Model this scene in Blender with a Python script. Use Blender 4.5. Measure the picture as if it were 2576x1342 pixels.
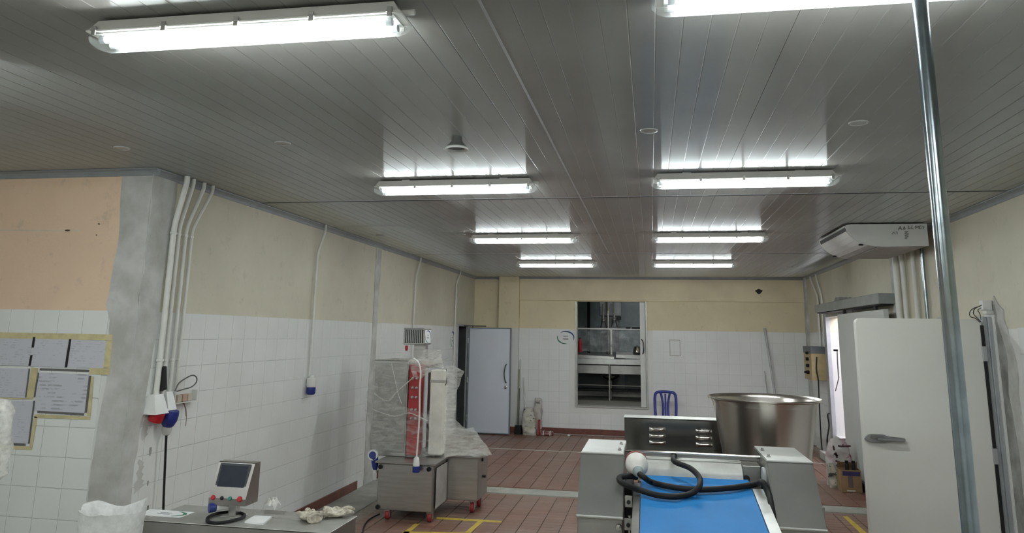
import bpy, bmesh, math, random
from mathutils import Vector, Matrix, noise
random.seed(7)
for o in list(bpy.data.objects): bpy.data.objects.remove(o)
SC = bpy.context.scene
COL = SC.collection
# ------------------------------------------------------------------ camera
CAMH = 1.895
F_PX, CX, CY = 1857.9, 1288.0, 472.8
YAW, PIT, ROL = 0.186017, 0.195263, 0.0173635
def cam_axes():
    fwd = Vector((-math.sin(YAW)*math.cos(PIT), math.cos(YAW)*math.cos(PIT), math.sin(PIT)))
    right = Vector((math.cos(YAW), math.sin(YAW), 0)); up = right.cross(fwd)
    return (right*math.cos(ROL)+up*math.sin(ROL), -right*math.sin(ROL)+up*math.cos(ROL), fwd)
RIGHT, UP, FWD = cam_axes()
cam = bpy.data.cameras.new('camera'); cam.sensor_width = 36; cam.lens = F_PX/2576*36
cam.shift_y = -(671-CY)/2576; cam.clip_start = .05; cam.clip_end = 100
co = bpy.data.objects.new('camera', cam); COL.objects.link(co)
co.matrix_world = Matrix(((RIGHT.x, UP.x, -FWD.x, 0), (RIGHT.y, UP.y, -FWD.y, 0), (RIGHT.z, UP.z, -FWD.z, CAMH), (0, 0, 0, 1)))
SC.camera = co
# ------------------------------------------------------------------ world, exposure
w = bpy.data.worlds.new('world'); SC.world = w; w.use_nodes = True
w.node_tree.nodes['Background'].inputs[0].default_value = (.02, .02, .02, 1)
w.node_tree.nodes['Background'].inputs[1].default_value = 0.0
SC.view_settings.view_transform = 'Standard'; SC.view_settings.look = 'None'
SC.view_settings.gamma = 1; SC.view_settings.use_curve_mapping = False
SC.view_settings.exposure = 0.97
TUBE = 46.0          # radiance of the fluorescent tubes

# ------------------------------------------------------------------ points of the place seen along a ray
def ray(x, y): return FWD + RIGHT*((x-CX)/F_PX) - UP*((y-CY)/F_PX)
def aY(x, y, Y): d = ray(x, y); return Vector((0, 0, CAMH)) + d*(Y/d.y)
def aX(x, y, X): d = ray(x, y); return Vector((0, 0, CAMH)) + d*(X/d.x)
def aZ(x, y, Z): d = ray(x, y); return Vector((0, 0, CAMH)) + d*((Z-CAMH)/d.z)
def aPl(x, y, p, n):
    d = ray(x, y); o = Vector((0, 0, CAMH)); return o + d*((p-o).dot(n)/d.dot(n))

# ------------------------------------------------------------------ materials
MATS = {}
class NT:
    def __init__(s, name):
        s.m = bpy.data.materials.new(name); s.m.use_nodes = True; s.t = s.m.node_tree; s.n = s.t.nodes
        s.b = s.n['Principled BSDF']; s.out = s.n['Material Output']
    def new(s, typ, **kw):
        q = s.n.new(typ)
        for k, v in kw.items(): setattr(q, k, v)
        return q
    def link(s, a, b): s.t.links.new(a, b)
    def pos(s): return s.new('ShaderNodeNewGeometry').outputs['Position']
    def math(s, op, a, b=None):
        q = s.new('ShaderNodeMath', operation=op)
        for i, v in enumerate((a, b)):
            if v is None: continue
            if hasattr(v, 'links'): s.link(v, q.inputs[i])
            else: q.inputs[i].default_value = v
        return q.outputs[0]
    def noise(s, scale, detail=3, rough=.55, stretch=None):
        q = s.new('ShaderNodeTexNoise'); q.inputs['Scale'].default_value = scale; q.inputs['Detail'].default_value = detail
        q.inputs['Roughness'].default_value = rough
        v = s.pos()
        if stretch:
            mp = s.new('ShaderNodeMapping'); mp.inputs['Scale'].default_value = stretch; s.link(v, mp.inputs['Vector']); v = mp.outputs[0]
        s.link(v, q.inputs['Vector']); return q.outputs['Fac']
    def mix(s, f, a, b):
        q = s.new('ShaderNodeMix', data_type='RGBA')
        for i, v in ((0, f), (6, a), (7, b)):
            if hasattr(v, 'links'): s.link(v, q.inputs[i])
            else: q.inputs[i].default_value = v if i == 0 else (*v[:3], 1)
        return q.outputs[2]
    def ramp(s, f, lo, hi):
        q = s.new('ShaderNodeMapRange'); s.link(f, q.inputs[0]); q.inputs[1].default_value = lo; q.inputs[2].default_value = hi
        q.clamp = True; return q.outputs[0]
    def bump(s, f, dist, strength=1):
        q = s.new('ShaderNodeBump'); q.inputs['Distance'].default_value = dist; q.inputs['Strength'].default_value = strength
        s.link(f, q.inputs['Height']); s.link(q.outputs[0], s.b.inputs['Normal'])
def mul(c, k): return tuple(min(1, x*k) for x in c[:3])
def pm(name, c, rough=.5, metal=0, var=.12, scale=6, bump=0, bscale=60, stretch=None, spec=.5, c2=None, ramp=(.35, .65)):
    if name in MATS: return MATS[name]
    t = NT(name); f = t.ramp(t.noise(scale, 4, stretch=stretch), *ramp)
    col = t.mix(f, mul(c, 1-var), c2 or mul(c, 1+var*.6))
    t.link(col, t.b.inputs['Base Color'])
    t.b.inputs['Roughness'].default_value = rough; t.b.inputs['Metallic'].default_value = metal
    t.b.inputs['Specular IOR Level'].default_value = spec
    if bump: t.bump(t.noise(bscale, 3), bump)
    MATS[name] = t.m; return t.m
def srgb(r, g, b):
    return tuple((x/255/12.92 if x/255 <= .04045 else ((x/255+.055)/1.055)**2.4) for x in (r, g, b))

# ------------------------------------------------------------------ mesh helpers
ORG = {}
class MB:
    def __init__(s): s.bm = bmesh.new()
    def box(s, lo, hi, bev=0, rot=None, seg=1):
        lo = Vector(lo); hi = Vector(hi); c = (lo+hi)/2; d = hi-lo
        r = bmesh.ops.create_cube(s.bm, size=1)['verts']
        bmesh.ops.scale(s.bm, vec=d, verts=r)
        if bev:
            ed = list({e for v in r for e in v.link_edges})
            g = bmesh.ops.bevel(s.bm, geom=ed, offset=bev, segments=seg, profile=.5, affect='EDGES')
            r = list({v for f in g['faces'] for v in f.verts} | {v for v in r if v.is_valid})
        M = Matrix.Translation(c) @ (rot.to_4x4() if rot else Matrix.Identity(4))
        bmesh.ops.transform(s.bm, matrix=M, verts=r); return s
    def hexa(s, p):      # 8 corners: bottom 4 ccw, top 4 ccw
        v = [s.bm.verts.new(Vector(q)) for q in p]
        for f in ((3, 2, 1, 0), (4, 5, 6, 7), (0, 1, 5, 4), (1, 2, 6, 5), (2, 3, 7, 6), (3, 0, 4, 7)): s.bm.faces.new([v[i] for i in f])
        return s
    def prism(s, pts, vec):   # planar outline swept along vec
        vec = Vector(vec); a = [s.bm.verts.new(Vector(p)) for p in pts]; b = [s.bm.verts.new(Vector(p)+vec) for p in pts]
        n = len(a); s.bm.faces.new(a); s.bm.faces.new(b[::-1])
        for i in range(n): s.bm.faces.new((a[i], b[i], b[(i+1) % n], a[(i+1) % n]))
        return s
    def tube(s, pts, r, n=10, closed=False, cap=True):
        pts = [Vector(p) for p in pts]; rs = r if isinstance(r, (list, tuple)) else [r]*len(pts)
        m = len(pts); rings = []; up = None
        for i, p in enumerate(pts):
            if closed: t = pts[(i+1) % m]-pts[i-1]
            else: t = pts[min(i+1, m-1)]-pts[max(i-1, 0)]
            t.normalize()
            if up is None: up = t.orthogonal().normalized()
            up = (up - t*up.dot(t)); up = up.normalized() if up.length > 1e-6 else t.orthogonal().normalized()
            q = t.cross(up)
            rings.append([s.bm.verts.new(p + (up*math.cos(a)+q*math.sin(a))*rs[i]) for a in [2*math.pi*k/n for k in range(n)]])
        for i in range(m if closed else m-1):
            A, B = rings[i], rings[(i+1) % m]
            for k in range(n): s.bm.faces.new((A[k], A[(k+1) % n], B[(k+1) % n], B[k]))
        if cap and not closed: s.bm.faces.new(rings[0][::-1]); s.bm.faces.new(rings[-1])
        return s
    def cyl(s, a, b, r, n=16, r2=None): return s.tube([a, b], [r, r if r2 is None else r2], n)
    def lathe(s, prof, c, n=32, axis=None):
        c = Vector(c); rings = []
        M = Matrix.Identity(3)
        if axis: M = Vector((0, 0, 1)).rotation_difference(Vector(axis)).to_matrix()
        for (r, z) in prof: rings.append([s.bm.verts.new(c + M @ Vector((r*math.cos(2*math.pi*k/n), r*math.sin(2*math.pi*k/n), z))) for k in range(n)])
        for A, B in zip(rings, rings[1:]):
            for k in range(n): s.bm.faces.new((A[k], A[(k+1) % n], B[(k+1) % n], B[k]))
        if prof[0][0] > 1e-5: s.bm.faces.new(rings[0][::-1])
        if prof[-1][0] > 1e-5: s.bm.faces.new(rings[-1])
        return s
    def grid(s, P, thick=None):   # P[i][j] points
        V = [[s.bm.verts.new(Vector(p)) for p in row] for row in P]
        for i in range(len(V)-1):
            for j in range(len(V[0])-1): s.bm.faces.new((V[i][j], V[i][j+1], V[i+1][j+1], V[i+1][j]))
        return s
    def build(s, name, m, parent=None, org=None, smooth=False, keep=False):
        if org is None: org = ORG.get(parent.name, Vector((0, 0, 0))) if parent else Vector((0, 0, 0))
        org = Vector(org)
        if not keep: bmesh.ops.recalc_face_normals(s.bm, faces=s.bm.faces)
        for v in s.bm.verts: v.co -= org
        me = bpy.data.meshes.new(name); s.bm.to_mesh(me); s.bm.free()
        me.materials.append(m)
        if smooth:
            me.polygons.foreach_set('use_smooth', [True]*len(me.polygons))
            try: me.set_sharp_from_angle(angle=math.radians(40))
            except Exception: pass
        o = bpy.data.objects.new(name, me); COL.objects.link(o)
        if parent: o.parent = parent; ORG[o.name] = org
        else: o.location = org; ORG[o.name] = org
        return o
def tag(o, label=None, cat=None, group=None, kind=None):
    if label: o['label'] = label
    if cat: o['category'] = cat
    if group: o['group'] = group
    if kind: o['kind'] = kind
    return o
def thing(name, loc, label, cat, group=None):
    o = bpy.data.objects.new(name, None); COL.objects.link(o); o.location = loc; o.empty_display_size = .1
    ORG[o.name] = Vector(loc); return tag(o, label, cat, group)
def struct(o): o['kind'] = 'structure'; return o
def spl(pts, k=6, closed=False):
    pts = [Vector(p) for p in pts]; n = len(pts); out = []
    for i in range(n if closed else n-1):
        if closed: a, b, c, d = pts[i-1], pts[i], pts[(i+1) % n], pts[(i+2) % n]
        else: a, b, c, d = pts[max(i-1, 0)], pts[i], pts[i+1], pts[min(i+2, n-1)]
        for j in range(k):
            t = j/k; out.append(.5*((2*b)+(c-a)*t+(2*a-5*b+4*c-d)*t*t+(3*b-a-3*c+d)*t**3))
    if not closed: out.append(pts[-1])
    return out
def lerp(a, b, t): return a+(b-a)*t
def poly(pts, t):
    # point at fraction t of a polyline
    n = len(pts)-1; x = min(max(t, 0), 1)*n; i = min(int(x), n-1); return Vector(pts[i]).lerp(Vector(pts[i+1]), x-i)

# ------------------------------------------------------------------ palette
M_steel = pm('brushed_steel', (.52, .51, .49), .30, 1, .10, 3, .0006, 90, stretch=(1, 1, 14))
M_steel2 = pm('dull_steel', (.42, .41, .39), .42, 1, .12, 4, .0006, 60)
M_house = pm('satin_housing', (.43, .43, .41), .36, 1, .08, 3, .0004, 70)
M_hood = pm('dark_polished_steel', (.30, .29, .28), .14, 1, .10, 3)
M_mirror = pm('polished_steel', (.60, .58, .55), .16, 1, .08, 3)
M_galv = pm('galvanised', (.36, .42, .46), .20, 1, .14, 18)
M_alu = pm('aluminium_trim', (.50, .52, .54), .45, .6, .08, 8)
M_white = pm('white_enamel', (.74, .74, .72), .35, 0, .03, 5)
M_pvc = pm('white_pvc', (.72, .72, .68), .4, 0, .05, 8)
M_black = pm('black_rubber', (.012, .012, .013), .55, 0, .1, 20, spec=.25)
M_dark = pm('dark_gap', (.012, .012, .013), .7, 0, .1, 10)
M_blueplug = pm('blue_plastic', (.018, .03, .20), .35, 0, .08, 30)
M_red = pm('red_plastic', (.42, .012, .02), .35, 0, .1, 20)
M_plaster = pm('grey_plaster', (.52, .515, .48), .85, 0, .16, 5, .002, 40, c2=(.60, .60, .58))
M_plasterdk = pm('dark_cement', (.30, .295, .275), .9, 0, .35, 4, .003, 40, c2=(.42, .42, .40))
M_tape = pm('yellow_masking_tape', (.62, .55, .31), .6, 0, .15, 14)
M_base = pm('red_skirting', (.17, .055, .04), .45, 0, .2, 9)
M_brown = pm('cardboard', (.27, .17, .085), .8, 0, .15, 9)
def wall_mat(name, c, c2):
    t = NT(name); sx = t.new('ShaderNodeSeparateXYZ'); t.link(t.pos(), sx.inputs[0])
    up = t.math('GREATER_THAN', sx.outputs[2], 2.0)
    f = t.ramp(t.noise(1.1, 5, .65), .38, .66); f2 = t.ramp(t.noise(7, 4, .7), .58, .75)
    p = t.mix(f, c, c2); p = t.mix(t.math('MULTIPLY', f2, .32), p, (.30, .29, .25))
    t.link(t.mix(up, (.73, .73, .71), p), t.b.inputs['Base Color'])
    t.b.inputs['Roughness'].default_value = .6; t.bump(t.noise(40, 3), .001); return t.m
M_wall = wall_mat('cream_wall_paint', (.70, .62, .42), (.76, .67, .47))
M_walll = wall_mat('faded_cream_paint', (.58, .55, .44), (.64, .61, .49))
M_walln = wall_mat('peach_wall_paint', (.78, .58, .42), (.84, .63, .46))
M_wallplain = pm('plain_cream_paint', (.74, .65, .45), .6, 0, .1, 1.5, .001, 40)
M_tile = pm('white_wall_tile', (.80, .81, .80), .22, 0, .05, 1.2)
def floor_mat():
    t = NT('red_paver'); oi = t.new('ShaderNodeNewGeometry').outputs['Random Per Island']
    o2 = t.new('ShaderNodeObjectInfo').outputs['Random']
    r = t.math('FRACT', t.math('ADD', oi, o2))
    c = t.mix(r, (.175, .085, .060), (.235, .12, .086))
    f = t.ramp(t.noise(1.1, 5, .65), .42, .68); c = t.mix(t.math('MULTIPLY', f, .42), c, (.24, .21, .18))
    t.link(c, t.b.inputs['Base Color']); t.b.inputs['Roughness'].default_value = .42
    t.bump(t.noise(90, 3), .0008); return t.m
M_paver = floor_mat()
M_mortar = pm('floor_mortar', (.33, .28, .24), .85, 0, .2, 12, .001, 60)
M_conc = pm('grey_floor_concrete', (.36, .36, .32), .75, 0, .2, 4, .001, 40)
def ceil_mat():
    # enamelled sheet rolled across its length: smooth along x, finely rippled along y
    t = NT('ceiling_panel_enamel'); f = t.ramp(t.noise(1.5, 4), .3, .7)
    d = t.new('ShaderNodeBsdfDiffuse'); t.link(t.mix(f, (.275, .262, .245), (.31, .297, .28)), d.inputs['Color'])
    g = t.new('ShaderNodeBsdfAnisotropic'); g.inputs['Color'].default_value = (.93, .98, 1, 1)
    g.inputs['Roughness'].default_value = .225; g.inputs['Anisotropy'].default_value = CEIL_AN
    cv = t.new('ShaderNodeCombineXYZ'); cv.inputs[1].default_value = 1
    t.link(cv.outputs[0], g.inputs['Tangent'])
    fr = t.new('ShaderNodeFresnel'); fr.inputs['IOR'].default_value = 1.42
    mx = t.new('ShaderNodeMixShader'); t.link(fr.outputs[0], mx.inputs[0]); t.link(d.outputs[0], mx.inputs[1]); t.link(g.outputs[0], mx.inputs[2])
    t.link(mx.outputs[0], t.out.inputs[0]); return t.m
CEIL_AN = -.85
M_ceil = ceil_mat()
def emis(name, c, s):
    t = NT(name); e = t.new('ShaderNodeEmission'); e.inputs[0].default_value = (*c, 1); e.inputs[1].default_value = s
    t.link(e.outputs[0], t.out.inputs[0]); return t.m
M_tube = emis('fluorescent_tube', (.93, 1, .99), TUBE)
M_tube2 = emis('store_tube', (.98, .96, 1), TUBE*1.6)
def film(name, c, alpha, rough=.2, sc=25, hole=(.35, .75), st=None, bd=.004):
    t = NT(name); t.b.inputs['Base Color'].default_value = (*c, 1); t.b.inputs['Roughness'].default_value = rough
    tr = t.new('ShaderNodeBsdfTransparent'); mx = t.new('ShaderNodeMixShader')
    f = t.ramp(t.noise(sc, 4, .6, stretch=st), *hole)
    q = t.new('ShaderNodeMapRange'); t.link(f, q.inputs[0]); q.inputs[3].default_value = alpha[0]; q.inputs[4].default_value = alpha[1]
    t.link(q.outputs[0], mx.inputs[0]); t.link(tr.outputs[0], mx.inputs[1]); t.link(t.b.outputs[0], mx.inputs[2])
    t.bump(t.noise(sc*1.3, 3, stretch=st), bd); t.link(mx.outputs[0], t.out.inputs[0]); return t.m
M_lens = film('clear_diffuser', (.85, .92, .92), (.09, .12), .15, 10)
M_film = film('stretch_film', (.80, .80, .77), (.07, .42), .25, 9, (.42, .78), (1, 1, 4))
M_film2 = film('crumpled_film', (.80, .79, .74), (.22, .62), .32, 9, (.35, .75), (1, 1, 4.5), .003)
M_film3 = film('bunched_film', (.80, .79, .74), (.35, .9), .25, 22)
M_bag = film('white_plastic_bag', (.82, .82, .81), (.55, .95), .3, 12)
M_glass = film('guard_film', (.62, .66, .66), (.12, .5), .08, 9)

# ------------------------------------------------------------------ the room
XL, YN, YB, ZC = -3.58, 4.75, 15.0, 3.045
RWA = math.atan(.0145)
def XR(y): return 2.78+(y-6.2)*.0145
# floor slab
b = MB(); b.box((-6.6, -3.6, -.12), (3.2, 15.4, -.012)); floor = struct(b.build('floor', M_mortar))
# concrete bands
b = MB(); b.box((XL, 4.8, -.012), (-3.13, 9.35, 0)); b.box((XL, 9.32, -.012), (2.86, 9.64, .0005)); b.box((-6.6, -3.6, -.012), (3.0, 3.4, 0)); b.box((-6.6, 3.4, -.012), (XL, 4.74, 0))
b.build('concrete_band', M_conc, floor)
b = MB(); b.box((XL+.3, 12.77, -.0125), (2.85, 12.80, .0015)); b.build('joint_strip', pm('pale_joint', (.52, .48, .43), .7), floor)
# pavers
def chamfer_box_mesh(name, w, h, t, ch, mapf):
    v = []
    for z, k in ((0, 0), (t-ch, 0), (t, ch)):
        v += [(-w/2+k, -h/2+k, z), (w/2-k, -h/2+k, z), (w/2-k, h/2-k, z), (-w/2+k, h/2-k, z)]
    f = [(0, 1, 5, 4), (1, 2, 6, 5), (2, 3, 7, 6), (3, 0, 4, 7), (4, 5, 9, 8), (5, 6, 10, 9), (6, 7, 11, 10), (7, 4, 8, 11), (8, 9, 10, 11)]
    return [Vector(mapf(*p)) for p in v], f
def mk(name, v, f, m):
    me = bpy.data.meshes.new(name); me.from_pydata(v, [], f); me.update(); me.materials.append(m); return me
def scatter(name, spots, v, f, m, parent, key, jit=0., lim=300, org=(0, 0, 0)):
    # nearest `lim` pieces are objects that share one mesh; the rest are one joined part
    spots = sorted(spots, key=key); me = mk(name, v, f, m); O = Vector(org)
    for p in spots[:lim]:
        o = bpy.data.objects.new(name, me); COL.objects.link(o); o.parent = parent; o.location = Vector(p)-O
        if jit: o.rotation_euler = [random.uniform(-jit, jit) for _ in range(3)]
    if spots[lim:]:
        V = []; Fa = []
        for p in spots[lim:]:
            k = len(V); q = Vector(p)-O; V += [a+q for a in v]; Fa += [tuple(i+k for i in g) for g in f]
        o = bpy.data.objects.new(name+'_field', mk(name+'_field', V, Fa, m)); COL.objects.link(o); o.parent = parent; o['kind'] = 'stuff'
PX0, PW, PH = -.922, .2045, .1085
v, f = chamfer_box_mesh('paver', PW-.009, PH-.005, .012, .0015, lambda x, y, z: (x, y, z-.012))
sp = []
y = 3.45
while y < 14.93:
    for k in range(-11, 19):
        x = PX0+(k+.5)*PW
        if x+PW/2 > XR(y)-.01 or x-PW/2 < -3.13 and y < 9.4 or x-PW/2 < XL: continue
        if 9.30 < y+PH/2 and y-PH/2 < 9.66: continue
        if 12.765 < y+PH/2 and y-PH/2 < 12.805: continue
        sp.append((x, y, 0))
    y += PH
scatter('paver', sp, v, f, M_paver, floor, lambda p: (abs(p[0]+1.15)*1.1+abs(p[1]-7.5)) if p[1] > 7.0 else 50+abs(p[1]), .0015)
# wall builder pieces
def tiles_on(wall, axis, u0, u1, blocked, key, org=(0, 0, 0), base=0., pitch=.2035):
    mp = {'x': lambda a, c, n: (n, a, c), 'y': lambda a, c, n: (a, -n, c), 'xr': lambda a, c, n: (-n, a, c)}[axis]
    v, f = chamfer_box_mesh('tile', pitch-.003, .2025-.003, .006, .001, mp)
    sp = []; n = int((u1-u0)/pitch)
    for i in range(n):
        for r in range(10):
            u = u0+(i+.5)*pitch; z = -.015+(r+.5)*.2025
            if any(a < u < bb and c < z < d for (a, bb, c, d) in blocked): continue
            sp.append({'x': (base, u, z), 'y': (u, base, z), 'xr': (base, u, z)}[axis])
    scatter('tile', sp, v, f, M_tile, wall, key, .0012, 300, org)
# left wall (runs away from the camera) with the doorway near the far end
DY0, DY1, DH = 13.72, 14.42, 2.02
b = MB(); b.box((XL-.18, YN, 0), (XL, DY0, ZC)); b.box((XL-.18, DY1, 0), (XL, 15.4, ZC)); b.box((XL-.18, DY0, DH), (XL, DY1, ZC))
wl = struct(b.build('wall_left', M_walll))
tiles_on(wl, 'x', 4.76, 14.99, [(DY0-.12, DY1+.1, 0, 3), (9.28, 9.56, 0, 3), (4.7, 4.86, 0, 3)], lambda p: p[1], base=XL)
# near wall (faces the camera on the left)
b = MB(); b.box((-6.6, YN, 0), (XL-.18, YN+.18, ZC)); wn = struct(b.build('wall_near', M_walln))
tiles_on(wn, 'y', -3.811-.2035*8, -3.6, [(-3.82, -3.5, -1, 3)], lambda p: -p[0], base=YN)
# rough cement around the corner and the cement seam further along the left wall
def rough_strip(name, edgeA, edgeB, nrm, m, parent, t=.008, jit=.02, n=26):
    nrm = Vector(nrm); A = [poly(edgeA, i/n) for i in range(n+1)]; B = [poly(edgeB, i/n) for i in range(n+1)]
    d = (B[n//2]-A[n//2]).normalized()
    pts = [a + d*random.uniform(-jit, jit) for a in A] + [q + d*random.uniform(-jit, jit) for q in B][::-1]
    return MB().prism(pts, nrm*t).build(name, m, parent)
rough_strip('cement_patch', [(-3.80, YN, 0.1), (-3.80, YN, 1.0), (-3.76, YN, 1.6), (-3.80, YN, 1.95), (-3.84, YN, 2.05), (-3.80, YN, 2.5), (-3.84, YN, 3.0)],
            [(XL, YN, .1), (XL, YN, 3.0)], (0, -1, 0), M_plaster, wn, .009, .012)
rough_strip('cement_patch', [(XL, YN-.009, .0), (XL, YN-.009, 3.0)], [(XL, 4.90, 0), (XL, 4.87, .9), (XL, 4.93, 1.5), (XL, 4.98, 2.2), (XL, 5.02, 3.0)], (1, 0, 0), M_plaster, wl, .009, .012)
rough_strip('cement_seam', [(XL, 9.30, 0), (XL, 9.28, 1.0), (XL, 9.33, 2.0), (XL, 9.31, 3.0)], [(XL, 9.60, 0), (XL, 9.50, .8), (XL, 9.47, 1.9), (XL, 9.52, 2.99)], (1, 0, 0), M_plaster, wl, .009, .015)
for (y0, y1, z0, z1) in ((4.90, 5.02, .35, .62), (4.91, 4.99, .75, .98), (4.95, 5.03, .05, .3), (5.06, 5.11, .5, .62), (4.92, 4.98, 1.1, 1.35)):
    rough_strip('cement_smear', [(XL, y0, z0), (XL, y0+.01, z1)], [(XL, y1, z0+.04), (XL, y1-.02, z1-.03)], (1, 0, 0), M_plaster, wl, .0075, .02, 10)
for (y_, z_, r_) in ((5.05, .80, .012), (5.08, .62, .016), (5.06, .45, .018), (5.07, .33, .012), (5.04, 1.02, .02), (5.10, .20, .014)):
    MB().prism([(XL+.0062, y_+r_*.7*math.cos(a), z_+r_*1.6*math.sin(a)*(1+.3*math.sin(3*a))) for a in [k*math.pi/5 for k in range(10)]], (.001, 0, 0)).build('tile_chip', M_plasterdk, wl)
# back wall: alcove, column, beam, opening
OX0, OX1, OZ0, OZ1 = -1.455, -.105, .54, 2.557
b = MB(); b.box((-2.62, YB, 0), (OX0, YB+.2, ZC)); b.box((OX1, YB, 0), (3.2, YB+.2, ZC)); b.box((OX0, YB, 0), (OX1, YB+.2, OZ0)); b.box((OX0, YB, OZ1), (OX1, YB+.2, ZC))
b.box((-3.76, YB+.05, 0), (-2.62, YB+.25, ZC))
wb = struct(b.build('wall_back', M_wall))
tiles_on(wb, 'y', -2.62, 2.92, [(OX0-.13, OX1+.13, OZ0-.07, 3)], lambda p: abs(p[0]+1), base=YB)
b = MB(); b.box((-3.04, 14.90, 0), (-2.622, 15.06, ZC), .006); struct(b.build('wall_column', M_wall))
b = MB(); b.box((-2.62, 14.955, 2.572), (2.91, YB, ZC-.001), .004); struct(b.build('wall_beam', M_wallplain))
b = MB(); b.box((2.87, 14.80, 0), (3.05, YB, ZC-.001), .004); struct(b.build('wall_pier', M_plaster))
# right wall, slightly out of square
b = MB(); L0, L1 = -10., 9.2
b.box((0, L0, 0), (.16, 5.35, ZC)); b.box((0, 6.95, 0), (.16, L1, ZC)); b.box((0, 5.35, 2.25), (.16, 6.95, ZC)); b.box((0, 5.35, 0), (.16, 6.95, .38))
wr = struct(b.build('wall_right', M_walll, org=(0, 0, 0))); wr.location = (2.78, 6.2, 0); wr.rotation_euler = (0, 0, -RWA)
tiles_on(wr, 'xr', -1.62, 8.6, [(.3, 1.95, 0, 3), (5.15, 7.15, .2, 3), (.2, .62, 0, 3)], lambda p: abs(p[1]+.4))
# wall behind the camera and far left
b = MB(); b.box((-6.78, -3.6, 0), (-6.6, YN+.2, ZC)); struct(b.build('wall_far_left', M_walln))
b = MB(); b.box((-6.7, -3.78, 0), (3.2, -3.6, ZC)); struct(b.build('wall_behind', M_wall))
# skirting
b = MB(); b.box((XL, 5.12, 0), (XL+.018, 9.06, .10), .003); b.box((XL, 9.75, 0), (XL+.018, DY0-.1, .10), .003); struct(b.build('baseboard_left', M_base))
b = MB(); b.box((-2.62, YB-.02, 0), (2.87, YB-.0002, .105), .003); b.box((-3.04, 14.88, 0), (-2.62, 14.8998, .105), .003); struct(b.build('baseboard_back', M_base))
# ceiling: slab above, ribbed panels below as pieces
b = MB(); b.box((-6.8, -3.8, ZC+.035), (3.3, 15.4, ZC+.12)); ceil = struct(b.build('ceiling', M_dark))
def panel_mesh(x0, x1, length, nm):
    w_ = x1-x0; n = 11; V = []; Fa = []; prof = [(0.001, .03), (0.001, .0)]
    for k in range(1, n):
        g = w_*k/n; prof += [(g-.003, 0), (g, .0018), (g+.003, 0)]
    prof += [(w_-.001, 0), (w_-.001, .03)]
    for yy in (.0, length): V += [(x, yy, z) for x, z in prof]
    m_ = len(prof)
    for i in range(m_-1): Fa.append((m_+i, m_+i+1, i+1, i))
    Fa.append((m_-1, 0, m_, 2*m_-1)); Fa.append(tuple(range(m_))); Fa.append(tuple(range(2*m_-1, m_-1, -1)))
    return mk(nm, V, Fa, M_ceil)
PWID = 1.115
rows = [(-3.55, 1.765), (1.785, 6.185), (6.205, 10.605), (10.625, 15.2)]
for (y0, y1) in rows:
    me = panel_mesh(0, PWID, y1-y0, 'ceiling_panel')
    for k in range(-6, 4):
        x = -.57+k*PWID
        if x < -6.7 or (x+PWID < XL-.2 and y0 > 5): continue
        o = bpy.data.objects.new('ceiling_panel', me); COL.objects.link(o); o.parent = ceil
        o.location = (x, y0, ZC+random.uniform(0, .0008))
for ys in (1.775, 6.195, 10.615):
    b = MB(); b.box((-6.5 if ys < YN else XL, ys-.017, ZC-.0010), (2.9, ys-.014, ZC+.004)); b.build('seam_trim', M_alu, ceil)
    b = MB(); b.box((-6.5 if ys < YN else XL, ys-.0139, ZC-.0012), (2.9, ys+.022, ZC+.012)); b.build('seam_gap', M_dark, ceil)
b = MB(); b.box((-.578, 1.8, ZC-.0015), (-.566, 10.6, ZC+.002)); b.build('joint_bead', M_alu, ceil)
# cove trims
M_cove = pm('cove_grey', (.30, .32, .34), .45, .2, .08, 8)
def cove(name, p0, p1, inn, m=M_cove):
    p0 = Vector(p0); inn = Vector(inn); s = .05
    prof = [(0, 0), (s, 0), (s, -.008), (s*.55, -.016), (.016, -s*.6), (.008, -s), (0, -s)]
    return struct(MB().prism([p0+inn*a+Vector((0, 0, c)) for a, c in prof], Vector(p1)-p0).build(name, m))
cove('trim_1', (XL+.0001, YN-.0, ZC-.0015), (XL+.0001, 15.04, ZC-.0015), (1, 0, 0))
cove('trim_2', (-6.6, YN-.0001, ZC-.0015), (XL+.05, YN-.0001, ZC-.0015), (0, -1, 0))
cove('trim_3', (-2.62, 14.9548, ZC-.0015), (2.87, 14.9548, ZC-.0015), (0, -1, 0))
cove('trim_4', (XR(-3.5), -3.5, ZC-.0015), (XR(15), 15, ZC-.0015), (-1, 0, 0))
cove('trim_5', (XL, 15.0498, ZC-.0015), (-3.04, 15.0498, ZC-.0015), (0, -1, 0))

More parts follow.
